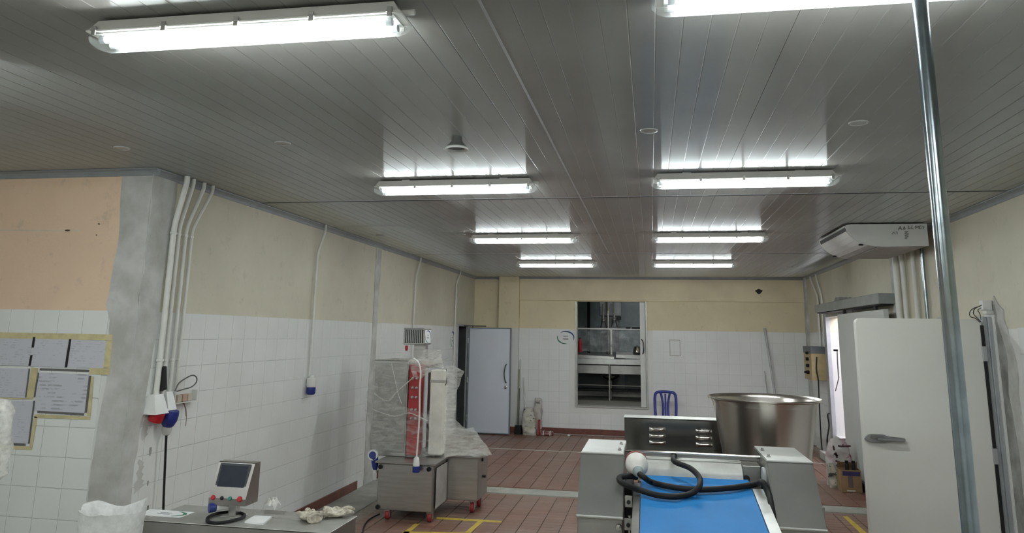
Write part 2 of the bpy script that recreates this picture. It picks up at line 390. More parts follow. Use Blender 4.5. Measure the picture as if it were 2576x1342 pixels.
# ------------------------------------------------------------------ ceiling lights
def batten(x0, Y, label):
    L = 1.265; t = thing('batten_light', (x0+L/2, Y, ZC-.0015), label, 'light', 'fluorescent battens on the ceiling')
    zt = ZC-.012; x1 = x0+L
    M_body = pm('batten_body', (.62, .60, .56), .5, 0, .04, 6)
    # tray with chamfered ends
    b = MB(); w1, w2 = .045, .062
    def ringx(x, wy, z): return [(x, Y-wy, z), (x, Y+wy, z)]
    pts_b = [(x0+.02, Y-w2, zt-.042), (x1-.02, Y-w2, zt-.042), (x1-.02, Y+w2, zt-.042), (x0+.02, Y+w2, zt-.042)]
    pts_t = [(x0+.045, Y-w1, zt), (x1-.045, Y-w1, zt), (x1-.045, Y+w1, zt), (x0+.045, Y+w1, zt)]
    b.hexa(pts_b+pts_t); b.box((x0+.012, Y-w2-.005, zt-.05), (x1-.012, Y+w2+.005, zt-.041), .003); b.build('body', M_body, t)
    # clear prismatic cover
    b = MB(); n = 8; ring = []
    def sec(x, k):
        out = []
        for a in range(n+1):
            th = math.pi*a/n; out.append(b.bm.verts.new((x, Y-math.copysign(abs(math.cos(th))**.6, math.cos(th))*.06*k, zt-.05-math.sin(th)**.7*.052*k)))
        return out
    R = [sec(x0, .55), sec(x0+.02, .85), sec(x0+.05, 1), sec(x1-.05, 1), sec(x1-.02, .85), sec(x1, .55)]
    for A, B in zip(R, R[1:]):
        for i in range(n): b.bm.faces.new((A[i], A[i+1], B[i+1], B[i]))
    b.bm.faces.new(R[0]); b.bm.faces.new(R[-1])
    lens = b.build('diffuser', M_lens, t, smooth=True)
    for s in (-1, 1):
        q = MB().cyl((x0+.075, Y+s*.029, zt-.070), (x1-.075, Y+s*.029, zt-.070), .0135, 12).build('tube', M_tube, t, smooth=True)
        
        for xa in (x0+.052, x1-.075): MB().cyl((xa, Y+s*.029, zt-.070), (xa+.023, Y+s*.029, zt-.070), .014, 12).build('tube_cap', M_alu, q)
    c = MB(); c.box((x0+.04, Y-.05, zt-.056), (x1-.04, Y+.05, zt-.052)); c.build('reflector', M_white, t)
    for k in range(5):
        x = x0+.05+(L-.10)*k/4
        for s in (-1, 1):
            c = MB(); c.box((x-.009, Y+s*.069-.0025, zt-.066), (x+.009, Y+s*.069+.0025, zt-.030), .001); c.box((x-.012, Y+s*.071-.003, zt-.05), (x+.012, Y+s*.071+.003, zt-.044), .001); c.build('clip', M_steel2, t)
    for x in (x0+.25, x1-.25): MB().box((x-.03, Y-.02, zt), (x+.03, Y+.02, zt+.0118)).build('bracket', M_steel, t)
    c = MB(); c.cyl((x1-.03, Y, zt-.025), (x1+.018, Y, zt-.025), .011, 10); c.build('cable_gland', M_body, t)
    return t
for Y, rn in ((-.66, 'unseen row added behind the camera'), (2.39, 'row nearest the camera'), (5.40, 'second row'), (8.45, 'third row'), (11.58, 'farthest row')):  # first row is unseen, added on the grid to light near surfaces
    dl, dr = (-.05, -.078) if 2 < Y < 3 else (-.06, -.11) if 5 < Y < 6 else (0, 0)
    batten(-2.085, Y+dl, 'lit twin-tube ceiling batten on the left, '+rn)
    batten(.022, Y+dr, 'lit twin-tube ceiling batten on the right, '+rn)
for Y, rn in ((-.66, 'behind the camera'), (2.39, 'in line with the nearest row')): batten(-4.19, Y, 'lit twin-tube ceiling batten added unseen beyond the left picture edge, '+rn)  # unseen left column, added to brighten the near wall
# round caps on the ceiling
caps = [(-3.377, 4.14, 'row before the cross seam, leftmost, above the wall corner'), (-2.249, 4.15, 'near row, second from the left'), (.009, 4.13, 'near row, between the two light columns'), (1.121, 4.11, 'near row, nearest the galvanised pipe'),
        (-3.213, 8.47, 'middle row, beside the left wall'), (-2.2, 8.47, 'middle row, at the left end of a batten'), (-1.10, 8.47, 'middle row, above the left batten'), (1.14, 8.45, 'middle row, above the right batten'), (-3.163, 12.7, 'far row, by the far left conduits'), (2.25, 12.7, 'far row, by the far right corner')]
for x, y, d in caps:
    b = MB().lathe([(.0, -.003), (.040, -.003), (.044, -.007), (.050, -.006), (.052, 0)], (x, y, ZC-.0003), 28)
    tag(b.build('ceiling_cap', pm('cap_grey', (.42, .41, .39), .25), org=(x, y, ZC), smooth=True), 'small white round ceiling cap, '+d, 'ceiling cap', 'round caps on the ceiling')
t = thing('smoke_detector', (-1.119, 4.14, ZC), 'round cone-shaped fixture hanging from the ceiling before the left batten', 'detector')
MB().lathe([(.03, 0), (.034, -.03), (.062, -.062), (.065, -.068)], (-1.119, 4.14, ZC-.0005), 28).build('body', pm('detector_grey', (.13, .13, .125), .4), t, smooth=True)
MB().lathe([(.064, -.064), (.071, -.072), (.068, -.080), (.056, -.078), (.052, -.068)], (-1.119, 4.14, ZC), 28).build('ring', M_white, t, smooth=True)

# ------------------------------------------------------------------ galvanised pipe in front
t = thing('steel_pipe', (.793, 2.2, 0), 'galvanised steel pole standing floor to ceiling close to the camera', 'pipe')
MB().cyl((.793, 2.2, .012), (.793, 2.2, ZC-.012), .0212, 32).build('pole', M_galv, t, smooth=True)
for z, r_ in ((0, .06), (ZC-.012, .027)): MB().cyl((.793, 2.2, z), (.793, 2.2, z+.012), r_, 24).build('flange', M_galv, t)

# ------------------------------------------------------------------ air conditioner
t = thing('air_conditioner', (2.35, 8.4, 2.81), 'white ceiling-hung air conditioner with curved outlet by the right wall', 'air conditioner')
ay0, ay1 = 7.82, 9.02
def acp(off=0):
    c = [(1.945, 3.018), (1.938, 3.0), (1.95, 2.965), (1.985, 2.918), (2.03, 2.876), (2.08, 2.845), (2.135, 2.822), (2.20, 2.81), (2.30, 2.806), (2.685, 2.812)]
    return c
M_ac = pm('ac_white', (.66, .66, .65), .4, 0, .03, 4)
pr = acp()+[(2.685, 3.026), (1.99, 3.026)]
MB().prism([(x, ay0+.012, z) for x, z in pr], (0, ay1-ay0-.024, 0)).build('casing', pm('ac_grey', (.50, .48, .48), .45), t)
for yy in (ay0, ay1-.012):
    o_ = [((x-2.3)*1.012+2.3, yy, (z-2.915)*1.03+2.915) for x, z in pr]
    MB().prism(o_, (0, .012, 0)).build('side_panel', M_ac, t)
def curve_flap(name, i0, i1, off, m, y0=ay0+.03, y1=ay1-.03):
    c = acp()[i0:i1+1]; a = [Vector((x, 0, z)) for x, z in c]; nrm = []
    for i in range(len(a)):
        d = (a[min(i+1, len(a)-1)]-a[max(i-1, 0)]).normalized(); nrm.append(Vector((d.z, 0, -d.x)))
    out = [p+n*(-off if n.x > 0 else off) for p, n in zip(a, nrm)]
    pts = [(p.x, y0, p.z) for p in a]+[(p.x, y0, p.z) for p in out[::-1]]
    return MB().prism(pts, (0, y1-y0, 0)).build(name, m, t)
curve_flap('outlet_slot', 1, 2, .003, M_dark); curve_flap('flap', 2, 4, .007, M_ac); curve_flap('flap', 4, 6, .006, M_ac)
curve_flap('trim_line', 0, 1, .008, M_white)
MB().box((2.24, ay0+.02, 2.80), (2.66, ay1-.02, 2.8055), .002).build('intake_grille', pm('ac_intake', (.36, .32, .31), .5), t)
for yy in (ay0+.03, ay1-.06): MB().box((2.06, yy, 2.82), (2.10, yy+.03, 2.836), .002).build('lock', M_dark, t)
for x in (2.08, 2.5): MB().box((x-.012, ay0+.1, 3.026), (x+.012, ay0+.13, ZC-.0005)).build('hanger', M_steel2, t)
# pencilled marks on the side panel: letter-like strokes too blurred to read
M_ink = pm('grey_ink', (.34, .34, .33), .8)
b = MB(); yk = ay0-.0045
def stroke(b, pts, r=.004):
    for p, q in zip(pts, pts[1:]):
        p = Vector((p[0], yk, p[1])); q = Vector((q[0], yk, q[1])); d = (q-p).normalized(); nn = Vector((-d.z, 0, d.x))*r
        b.prism([p-nn, q-nn, q+nn, p+nn], (0, .0035, 0))
def at_side(x, y): p = aY(x, y, ay0); return (p.x, p.z)
for s_ in ([(2259, 579), (2264, 570), (2268, 579)], [(2261, 576), (2267, 576)], [(2271, 578), (2275, 571), (2277, 577), (2272, 578)], [(2285, 568), (2285, 576), (2290, 576)], [(2294, 568), (2293, 576), (2298, 576)], [(2303, 576), (2303, 569), (2307, 573), (2311, 569), (2311, 576)],
           [(2318, 569), (2313, 569), (2313, 576), (2318, 576)], [(2320, 569), (2324, 572), (2322, 577)], [(2243, 590), (2248, 584), (2252, 590)], [(2253, 584), (2257, 584), (2257, 590)], [(2275, 583), (2284, 583), (2276, 588), (2286, 589), (2276, 594), (2285, 595), (2276, 600), (2282, 601)]):
    stroke(b, [at_side(*p) for p in s_], .0045)
b.build('pencil_marks', M_ink, t)

# ------------------------------------------------------------------ conduits on the left wall
def conduit(name, pts, r, label, clips=(), group=None, wall='x', m=None):
    p0 = Vector(pts[-1]); t = thing(name, p0, label, 'conduit', group)
    q = []
    for i, p in enumerate(pts):
        p = Vector(p)
        if 0 < i < len(pts)-1:
            a = (Vector(pts[i-1])-p); c = (Vector(pts[i+1])-p); k = min(.06, a.length*.4, c.length*.4)
            for tt in (0, .33, .67, 1): q.append(((p+a.normalized()*k)*(1-tt)**2 + p*2*tt*(1-tt) + (p+c.normalized()*k)*tt*tt))
        else: q.append(p)
    MB().tube(q, r, 12).build('tube', m or M_pvc, t, smooth=True)
    for (c, u) in clips:
        c = Vector(c); k = MB(); k.box(c-Vector((.012 if wall == 'x' else .014, r+.006, .009)), c+Vector((r*.8, r+.006, .009)), .002); k.build('saddle_clip', M_pvc, t)
    return t
names = ['leftmost', 'second', 'third', 'rightmost']
for k, (yt, yb, zb, rr) in enumerate(((5.02, 4.995, 1.41, .021), (5.115, 5.07, 1.41, .015), (5.256, 5.155, 1.42, .015), (5.382, 5.235, 1.43, .013))):
    x = XL+.006+rr+.01
    pts = [(x+.05, yt, ZC-.002), (x+.05, yt, ZC-.05), (x, yb+.0, 2.66), (x, yb, zb)]
    conduit('wall_conduit', pts, rr, 'white conduit at the grey wall corner, %s of the four' % names[k], [((x, yb, 2.6), 0), ((x, yb, 1.66), 0)], 'four conduits by the wall corner')
def tri_box(name, yc, zt, zb, w0, w1, d, parent, m=M_white):
    pts = [(XL+.007, yc-w0, zt), (XL+.007, yc+w0, zt), (XL+d*.6, yc+w0, zt), (XL+d*.6, yc-w0, zt)]
    pbs = [(XL+.007, yc-w1, zb), (XL+.007, yc+w1, zb), (XL+d, yc+w1, zb), (XL+d, yc-w1, zb)]
    return MB().hexa(pbs+pts).build(name, m, parent)
t = thing('red_socket', (XL+.007, 4.99, 1.28), 'white wall socket with a red round outlet at the foot of the conduits', 'socket')
tri_box('housing', 4.985, 1.42, 1.285, .05, .075, .11, t)
MB().lathe([(.0, -.06), (.047, -.06), (.05, -.05), (.05, 0)], (XL+.075, 4.985, 1.29), 20, axis=(.35, 0, 1)).build('outlet', M_red, t, smooth=True)
t = thing('blue_socket', (XL+.007, 5.10, 1.28), 'white wall socket holding a blue plug with a black lead', 'socket')
tri_box('housing', 5.115, 1.43, 1.30, .035, .05, .10, t)
bp = Vector((XL+.085, 5.115, 1.25))
MB().lathe([(.0, .05), (.05, .05), (.056, .02), (.056, -.02), (.045, -.055), (.034, -.07)], bp, 20, axis=(.25, 0, 1)).build('plug', M_blueplug, t, smooth=True)
MB().lathe([(.033, 0), (.036, -.02), (.026, -.055), (.014, -.062)], bp+Vector((-.016, 0, -.068)), 16).build('cable_gland', M_plaster, t, smooth=True)
cp = [bp+Vector((-.016, 0, -.12)), bp+Vector((-.012, .012, -.3)), bp+Vector((0, .04, -.7)), bp+Vector((.02, .09, -1.05)), bp+Vector((.03, .10, -1.2)), bp+Vector((.10, .13, -1.236)), bp+Vector((.4, .05, -1.238))]
MB().tube(spl(cp, 6), .0085, 8).build('lead', M_black, t, smooth=True)
t = thing('junction_trunk', (XL+.007, 5.32, 1.33), 'open white junction trunk with bare wires right of the blue socket', 'junction box')
MB().box((XL+.007, 5.19, 1.335), (XL+.012, 5.47, 1.42)).build('back_plate', M_white, t)
c = MB(); c.box((XL+.012, 5.19, 1.335), (XL+.075, 5.47, 1.341)); c.box((XL+.012, 5.19, 1.341), (XL+.06, 5.196, 1.42)); c.box((XL+.012, 5.464, 1.341), (XL+.06, 5.47, 1.42)); c.build('tray', M_pvc, t)
for k in range(3): MB().box((XL+.012, 5.24+k*.065, 1.342), (XL+.05, 5.29+k*.065, 1.395), .003).build('terminal', pm('terminal_beige%d' % k, ((.5, .42, .34), (.45, .30, .24), (.52, .47, .38))[k], .6), t)
lp = [aX(*p, XL+.08) for p in ((440, 985), (450, 965), (468, 952), (484, 945), (494, 950), (494, 962), (482, 974), (462, 980), (445, 985))]
MB().tube(spl(lp, 6), .005, 6).build('wire_loop', pm('grey_wire', (.10, .10, .10), .5), t, smooth=True)
MB().tube(spl([aX(*p, XL+.05) for p in ((462, 1012), (468, 1030), (469, 1050), (467, 1073))], 5), .003, 6).build('loose_wire', pm('pinkish_wire', (.32, .22, .21), .5), t, smooth=True)
MB().tube(spl([aX(*p, XL+.05) for p in ((459, 1010), (466, 1028), (468, 1048))], 5), .003, 6).build('loose_wire', pm('brown_wire', (.16, .10, .09), .5), t, smooth=True)
b = MB(); pts = [aX(*p, XL+.04) for p in ((396, 985), (402, 925), (410, 922), (411, 980))]; b.prism(pts, (.03, 0, 0)); tag(b.build('black_pouch', M_black, org=pts[0], ), 'black flat pouch hanging behind the conduits above the sockets', 'pouch')
# hanging plug conduit in the middle of the left wall
x = XL+.03
t = conduit('wall_conduit', [(x+.03, 7.60, ZC-.002), (x+.03, 7.59, ZC-.08), (x, 7.50, 2.72), (x, 7.50, 1.42)], .012, 'white conduit with a blue hanging plug in the middle of the left wall', [((x, 7.5, 2.6), 0), ((x, 7.5, 1.75), 0)])
MB().lathe([(.0, .07), (.02, .07), (.024, .045), (.05, .035), (.052, -.03), (.045, -.05), (0, -.05)], (x+.03, 7.50, 1.36), 20).build('connector', M_white, t, smooth=True)
MB().lathe([(.046, .0), (.048, -.03), (.046, -.06), (.034, -.075), (0, -.075)], (x+.03, 7.50, 1.308), 20).build('plug', M_blueplug, t, smooth=True)
conduit('wall_conduit', [(x+.02, 11.13, ZC-.002), (x+.02, 11.13, 3.0), (x, 11.0, 2.76), (x, 10.95, 1.95), (x, 10.95, 1.4)], .012, 'white conduit on the left wall behind the wrapped machine', [((x, 10.96, 2.5), 0)])
conduit('wall_conduit', [(x+.02, 13.64, ZC-.002), (x+.02, 13.64, 3.0), (x, 13.45, 2.8), (x, 13.42, 2.2), (x, 13.42, 1.2)], .012, 'white conduit beside the dark doorway in the left wall', [((x, 13.42, 2.3), 0)])

# ------------------------------------------------------------------ notices on the near wall
def print_mat(name, c, ink, sc=(60, 26), dens=.52):
    t = NT(name); sx = t.new('ShaderNodeSeparateXYZ'); t.link(t.pos(), sx.inputs[0])
    row = t.math('FRACT', t.math('MULTIPLY', sx.outputs[2], sc[0])); on = t.math('LESS_THAN', row, .45)
    n = t.noise(sc[1], 2, .6, stretch=(1, 1, 1.6)); k = t.ramp(n, dens, dens+.06)
    blot = t.ramp(t.noise(9, 2), .42, .6)
    t.link(t.mix(t.math('MULTIPLY', t.math('MULTIPLY', on, k), t.math('MULTIPLY', blot, .6)), c, ink), t.b.inputs['Base Color'])
    t.b.inputs['Roughness'].default_value = .3; return t.m
M_print = print_mat('printed_sheet', (.60, .60, .66), (.40, .40, .44))
M_print2 = print_mat('printed_sheet_bold', (.60, .60, .66), (.24, .24, .28), (38, 16), .46)
yf = YN-.0075
def quad_plate(name, pxs, m, parent, off=0, t=.002, label=None, cat=None, group=None):
    pts = [aY(px_, py_, yf-off) for px_, py_ in pxs]
    o = MB().prism(pts, (0, -t, 0)).build(name, m, parent, org=None if parent else pts[0])
    if label: tag(o, label, cat, group)
    return o
G = 'notices taped to the near wall'
def notice(label, pxs, m=M_print): return quad_plate('wall_notice', pxs, m, None, .0005, .0015, label, 'notice', G)
notice('printed sheet at the top left edge, left of the dashed black bar', [(-120, 846), (82, 850), (75, 921), (-125, 917)])
notice('printed sheet in the top row between the two black bars', [(84, 850), (172, 854), (163, 926), (77, 922)])
notice('printed sheet at the right end of the top row', [(174, 854), (268, 858), (260, 927), (165, 926)])
notice('printed sheet at the left edge, middle row', [(-120, 925), (72, 928), (63, 1002), (-125, 996)])
notice('large printed sheet with bold text in a grey frame', [(97, 938), (224, 942), (213, 1040), (86, 1034)], M_print2)
notice('printed sheet lowest of the wall notices, beside hanging film', [(-60, 1008), (84, 1010), (72, 1116), (-60, 1112)])
def tape(label, pxs): return quad_plate('tape_strip', pxs, M_tape, None, .002, .0006, label, 'tape', 'yellow tape around the notices')
tape('long yellow tape strip along the top of the notices', [(-125, 834), (283, 842), (282, 857), (-126, 849)])
tape('yellow tape strip down the right side of the top row', [(268, 857.5), (282.5, 857.5), (277, 926), (260, 926)])
tape('short yellow tape strip right of the grey frame top', [(226, 926.6), (277, 927), (276, 944), (224, 942.5)])
tape('yellow tape strip between the middle sheet and the grey frame', [(79, 925), (96, 927), (84, 1002), (66, 1002)])
tape('yellow tape strip along the bottom of the grey framed sheet', [(88, 1043), (212, 1048), (227, 1050), (226, 1057), (86, 1052)])
tape('yellow tape strip down the right of the grey framed sheet', [(229, 948), (236, 948), (228, 1049), (218, 1046)])
tape('yellow tape strip right of the lowest sheet', [(86, 1048), (94, 1050), (81, 1128), (74, 1124)])
tape('yellow tape strip under the lowest sheet', [(-60, 1118), (73, 1124), (81, 1129), (80, 1133), (-60, 1128)])
tape('thin yellow tape line above the lowest sheet', [(-120, 999), (66, 1002.3), (84, 1003), (84, 1006), (-120, 1003)])
M_bar = pm('black_bar', (.012, .012, .014), .5); M_gbar = pm('grey_bar', (.13, .13, .13), .5)
def bar(label, pxs, m): return quad_plate('frame_bar', pxs, m, None, .003, .003, label, 'strip', 'dark strips on the notices')
bar('upper half of the broken black strip in the top row', [(84, 849), (89, 849), (85, 875), (80, 875)], M_bar)
bar('lower half of the broken black strip in the top row', [(77, 894), (82, 894), (77, 921), (72, 921)], M_bar)
bar('unbroken black strip in the top row', [(174.5, 854), (179.5, 854), (169, 925), (163.5, 925)], M_bar)
bar('grey strip across the top of the framed sheet', [(101, 927), (224, 931), (223, 936), (100, 932)], M_gbar)
bar('grey strip down the right of the framed sheet', [(225, 946), (229.5, 946), (219, 1039), (214, 1039)], M_gbar)
bar('grey strip along the bottom of the framed sheet', [(95, 1034), (212, 1040.5), (211, 1046), (94, 1039)], M_gbar)
bar('grey strip down the left of the framed sheet', [(96, 938), (99, 938), (88, 1000), (85, 1000)], M_gbar)
bar('thin dark strip right of the middle left sheet', [(73, 928), (75.5, 928), (66, 1001), (63.5, 1001)], M_gbar)
bar('thin grey strip right of the lowest sheet', [(85, 1009), (88, 1009), (74, 1117), (71, 1117)], M_gbar)
bar('grey strip along the bottom of the lowest sheet', [(14, 1115), (64, 1117), (64, 1122), (14, 1120)], M_gbar)
b = MB(); p = [aY(x_, y_, YN-.0015) for x_, y_ in ((-100, 578), (205, 579), (205, 582), (-100, 581))]; b.prism(p, (0, -.001, 0)); b.build('chalk_line', pm('pale_mark', (.66, .60, .50), .8), wn)
for (x_, y_, w_, h_) in ((170, 580, 7, 2.5), (243, 592, 2, 2), (249, 564, 3, 2.5)):
    p = [aY(x_+w_*math.cos(a), y_+h_*math.sin(a), YN-.001) for a in [k*math.pi/4 for k in range(8)]]; MB().prism(p, (0, -.0015, 0)).build('stain_mark', pm('stain', (.22, .17, .12), .9), wn)
# ------------------------------------------------------------------ steel cabinet with the operator panel
TZ = .895
t = thing('steel_cabinet', (-2.1, 3.93, 0), 'low stainless steel cabinet on the left carrying the operator panel', 'cabinet')
MB().box((-2.66, 3.755, .12), (-1.615, 4.115, TZ-.004), .004).build('body', M_steel2, t)
MB().box((-2.665, 3.75, TZ-.004), (-1.61, 4.12, TZ), .0015).build('top_plate', pm('worn_steel_top', (.50, .50, .47), .48, .9, .15, 7), t)
b = MB()
for x_ in (-2.58, -1.70):
    for y_ in (3.82, 4.05): MB().cyl((x_, y_, 0), (x_, y_, .12), .025, 12).build('foot', M_black, t)
MB().box((-2.55, 3.7505, .2), (-1.72, 3.7548, .82), .001).build('door_panel', M_steel, t)
# operator panel
t = thing('operator_panel', (-2.26, 3.95, TZ), 'small steel operator panel with dark screen and red buttons on the cabinet', 'control panel')
hx0, hx1 = -2.372, -2.155; zb_, zt_ = .962, 1.172
fb, ft, bk_ = 3.885, 3.955, 4.015
b = MB(); b.prism([(hx0, fb, zb_), (hx0, fb-.002, zb_+.035), (hx0, ft, zt_-.004), (hx0, ft+.006, zt_), (hx0, bk_, zt_), (hx0, bk_, zb_)], (hx1-hx0, 0, 0)); b.build('casing', pm('panel_casing', (.40, .38, .36), .36, 1, .06, 5), t)
sl = (Vector((0, ft, zt_))-Vector((0, fb, zb_))).normalized(); nn = Vector((0, -sl.z, sl.y))
def face(u0, u1, v0, v1, d0, d1):
    L = (Vector((0, ft, zt_))-Vector((0, fb, zb_))).length
    P = lambda u, v, d: Vector((lerp(hx0, hx1, u), fb, zb_))+Vector((0, sl.y, sl.z))*(v*L)+nn*d
    return [P(u0, v0, d0), P(u1, v0, d0), P(u1, v1, d0), P(u0, v1, d0)], [P(u0, v0, d1), P(u1, v0, d1), P(u1, v1, d1), P(u0, v1, d1)]
a_, c_ = face(.08, .91, .29, .96, 0, .008); MB().hexa(a_+c_).build('screen_bezel', pm('bezel', (.035, .04, .045), .35), t)
a_, c_ = face(.13, .86, .36, .91, .0075, .0085); MB().hexa(a_+c_).build('screen', pm('dark_screen', (.035, .042, .055), .12), t)
a_, c_ = face(.14, .84, .32, .345, .0075, .0086); MB().hexa(a_+c_).build('screen_label', pm('screen_blue', (.03, .035, .10), .4), t)
L_ = (Vector((0, ft, zt_))-Vector((0, fb, zb_))).length
for u, m_, r_, nm in ((.12, M_red, .013, 'red_button'), (.36, M_black, .010, 'selector_switch'), (.58, pm('green_button', (.02, .22, .16), .35), .011, 'green_button'), (.84, M_red, .015, 'red_button')):
    c = Vector((lerp(hx0, hx1, u), fb, zb_))+Vector((0, sl.y, sl.z))*(.15*L_)
    o = MB().lathe([(r_+.004, 0), (r_+.004, .004), (r_, .005), (r_, .016), (r_*.8, .02), (0, .021)], c, 18, axis=nn).build(nm, m_, t, smooth=True)
    a_, c_ = face(u-.07, u+.07, .235, .278, 0, .0012); MB().hexa(a_+c_).build('button_label', pm('label_blue', (.02, .025, .16), .5), t)
MB().box((-2.278, 3.93, TZ+.001), (-2.232, 3.975, zb_+.01), .003).build('post', M_steel, t); MB().box((-2.31, 3.90, TZ+.0003), (-2.20, 4.0, TZ+.006), .001).build('base_plate', M_steel2, t)
c = MB(); c.tube([(-2.335, 3.90, .945), (-2.295, 3.95, .945)], .020, 14); c.build('white_connector', M_white, t, smooth=True)
c = MB(); c.tube([(-2.36, 3.875, .945), (-2.338, 3.898, .945)], .024, 14); c.build('blue_connector', M_blueplug, t, smooth=True)
cab = [aZ(*p, TZ+.009) for p in ((575, 1289), (545, 1293), (523, 1303), (524, 1313), (545, 1317), (580, 1312), (610, 1303), (615, 1296), (600, 1290))]
MB().tube(spl(cab, 6), .008, 8).build('cable', M_black, t, smooth=True)
p = [aZ(*q, TZ+.0004) for q in ((615, 1317), (640, 1302), (684, 1304), (662, 1322))]
o = MB().prism(p, (0, 0, .009)).build('paper_pad', pm('white_pad', (.78, .78, .78), .5), org=p[0]); tag(o, 'small white pad on the cabinet in front of the operator panel', 'pad')
# notice lying on the cabinet, with a green and blue ring
def ring_arc(b, c, u, vv, ra, rb, a0, a1, n, wmax, lift):
    c = Vector(c)
    for k in range(n):
        q = []
        for kk, sgn in ((k, -1), (k, 1), (k+1, 1), (k+1, -1)):
            a = lerp(a0, a1, kk/n); wd = wmax*math.sin(math.pi*kk/n)**.7*.5
            q.append(c+u*((ra+sgn*wd)*math.cos(a))+vv*((rb+sgn*wd)*math.sin(a))+lift)
        if (q[0]-q[1]).length < 1e-6: q = q[1:]
        if (q[-1]-q[-2]).length < 1e-6: q = q[:-1]
        b.bm.faces.new([b.bm.verts.new(x_) for x_ in q])
M_green = pm('ring_green', (.02, .17, .09), .5); M_navy = pm('ring_navy', (.015, .03, .16), .5); M_sheet = pm('white_sheet', (.74, .75, .76), .45, 0, .02)
def oval_sign(name, c, u, vv, n, w, h, label, cat='sticker', blue=True):
    c = Vector(c); u = Vector(u); vv = Vector(vv); n = Vector(n)
    t = thing(name, c, label, cat)
    MB().prism([c-u*w/2-vv*h/2, c+u*w/2-vv*h/2, c+u*w/2+vv*h/2, c-u*w/2+vv*h/2], n*.0015).build('sheet', M_sheet, t)
    b = MB(); ring_arc(b, c, u, vv, w*.44, h*.44, *((2.75, 4.9) if blue else (-1.0, 1.2)), 14, h*(.09 if blue else .16), n*.0022); b.build('green_arc', M_green, t)
    if blue: b = MB(); ring_arc(b, c, u, vv, w*.44, h*.44, -.5, 2.3, 16, h*.10, n*.0022); b.build('blue_arc', M_navy, t)
    b = MB()
    for dv, ww, hh in ((.10, .26, .05), (-.10, .28, .08)):
        q = [c+u*(s1*w*ww/2)+vv*(dv*h+s2*h*hh/2)+n*.0016 for s1, s2 in ((-1, -1), (1, -1), (1, 1), (-1, 1))]; b.prism(q, n*.0005)
    b.build('text_line', pm('grey_text', (.22, .23, .24), .7), t); return t
ua = (aZ(480, 1291, TZ)-aZ(372, 1283, TZ)).normalized(); va = Vector((-ua.y, ua.x, 0))
oval_sign('loose_notice', aZ(415, 1293, TZ+.0004), ua, va, (0, 0, 1), .27, .13, 'white notice with a green arc lying on the left end of the cabinet', 'notice', False)
# tools, gloves, film scrap on the cabinet
b = MB(); p = [aZ(*q, TZ+.0004) for q in ((668, 1297), (752, 1305), (756, 1310), (668, 1303))]; b.prism(p, (0, 0, .006)); tag(b.build('steel_bar', M_steel, org=p[0]), 'long flat steel bar on the cabinet, nearer the pad', 'tool')
b = MB(); p = [aZ(*q, TZ+.0004) for q in ((668, 1288), (720, 1290), (716, 1295), (664, 1293))]; b.prism(p, (0, 0, .008)); tag(b.build('steel_plate', M_steel2, org=p[0]), 'short steel plate on the cabinet behind the long bar', 'tool')
M_glove = pm('soiled_glove', (.48, .42, .33), .9, 0, .4, 45, .003, 70, c2=(.62, .58, .49))
def glove(c, ang, label, flip=1):
    c = Vector(c); u = Vector((math.cos(ang), math.sin(ang), 0)); vv = Vector((-u.y, u.x, 0))*flip; k = Vector((0, 0, 1))
    t = thing('work_glove', c, label, 'glove', 'gloves on the cabinet')
    b = MB(); P = []
    for i in range(13):
        s = i/12; row = []
        for j in range(12):
            a = 2*math.pi*j/12; wd = .036*(1+.35*math.sin(s*2.5)); hh = .022*(1+.3*math.sin(s*5+1)); w_ = wd*math.cos(a)
            z = hh*(1+math.sin(a)); q = c+u*(s*.10-.05)+vv*w_+k*z
            d = noise.noise_vector(q*22)*.007; q += Vector((d.x, d.y, abs(d.z)))
            row.append(q)
        P.append(row+[row[0]])
    b.grid(P); bmesh.ops.remove_doubles(b.bm, verts=b.bm.verts, dist=1e-5); bmesh.ops.holes_fill(b.bm, edges=b.bm.edges, sides=0); b.build('palm', M_glove, t, smooth=True)
    for i, (o_, l_) in enumerate(((-.032, .06), (-.012, .075), (.010, .07), (.030, .055))):
        pth = [c+u*.04+vv*o_+k*.02, c+u*(.04+l_*.5)+vv*(o_*1.2)+k*(.032+.008*math.sin(i*2)), c+u*(.04+l_)+vv*(o_*1.3+.01*math.sin(i*3))+k*(.016+.01*(i % 2))]
        MB().tube(spl(pth, 4), [.012, .013, .013, .012, .012, .012, .011, .010, .004], 8).build('finger', M_glove, t, smooth=True)
    pth = [c-u*.01-vv*.03+k*.02, c+u*.015-vv*.06+k*.03, c+u*.045-vv*.07+k*.02]
    MB().tube(spl(pth, 4), [.013, .013, .013, .013, .012, .012, .011, .010, .004], 8).build('thumb', M_glove, t, smooth=True)
    ring = [c-u*.05+vv*(.04*math.cos(a))+k*(.022+.02*math.sin(a)) for a in [q*math.pi/6 for q in range(12)]]
    MB().tube(ring, .006, 6, closed=True).build('cuff', M_glove, t, smooth=True)
g0 = aZ(782, 1312, TZ); g1 = aZ(818, 1308, TZ)
glove(g0+Vector((0, .0, .001)), 2.4, 'crumpled cream work glove on the cabinet, nearer the steel bar'); glove(g1+Vector((.02, .06, .001)), .5, 'crumpled cream work glove at the right end of the cabinet', -1)
b = MB(); c0 = aZ(683, 1285, TZ); P = []
for i in range(9):
    P.append([c0+Vector((-.04+.08*i/8, -.04+.08*j/8, .002+max(0, .055-.9*((i-4)**2+(j-4)**2)*.0018)))+Vector((0, 0, abs(noise.noise(Vector((i*.9, j*.9, 1))))*.03)) for j in range(9)])
b.grid(P); tag(b.build('film_scrap', M_film3, org=c0, smooth=True), 'small crumpled scrap of clear film on the cabinet', 'film scrap')
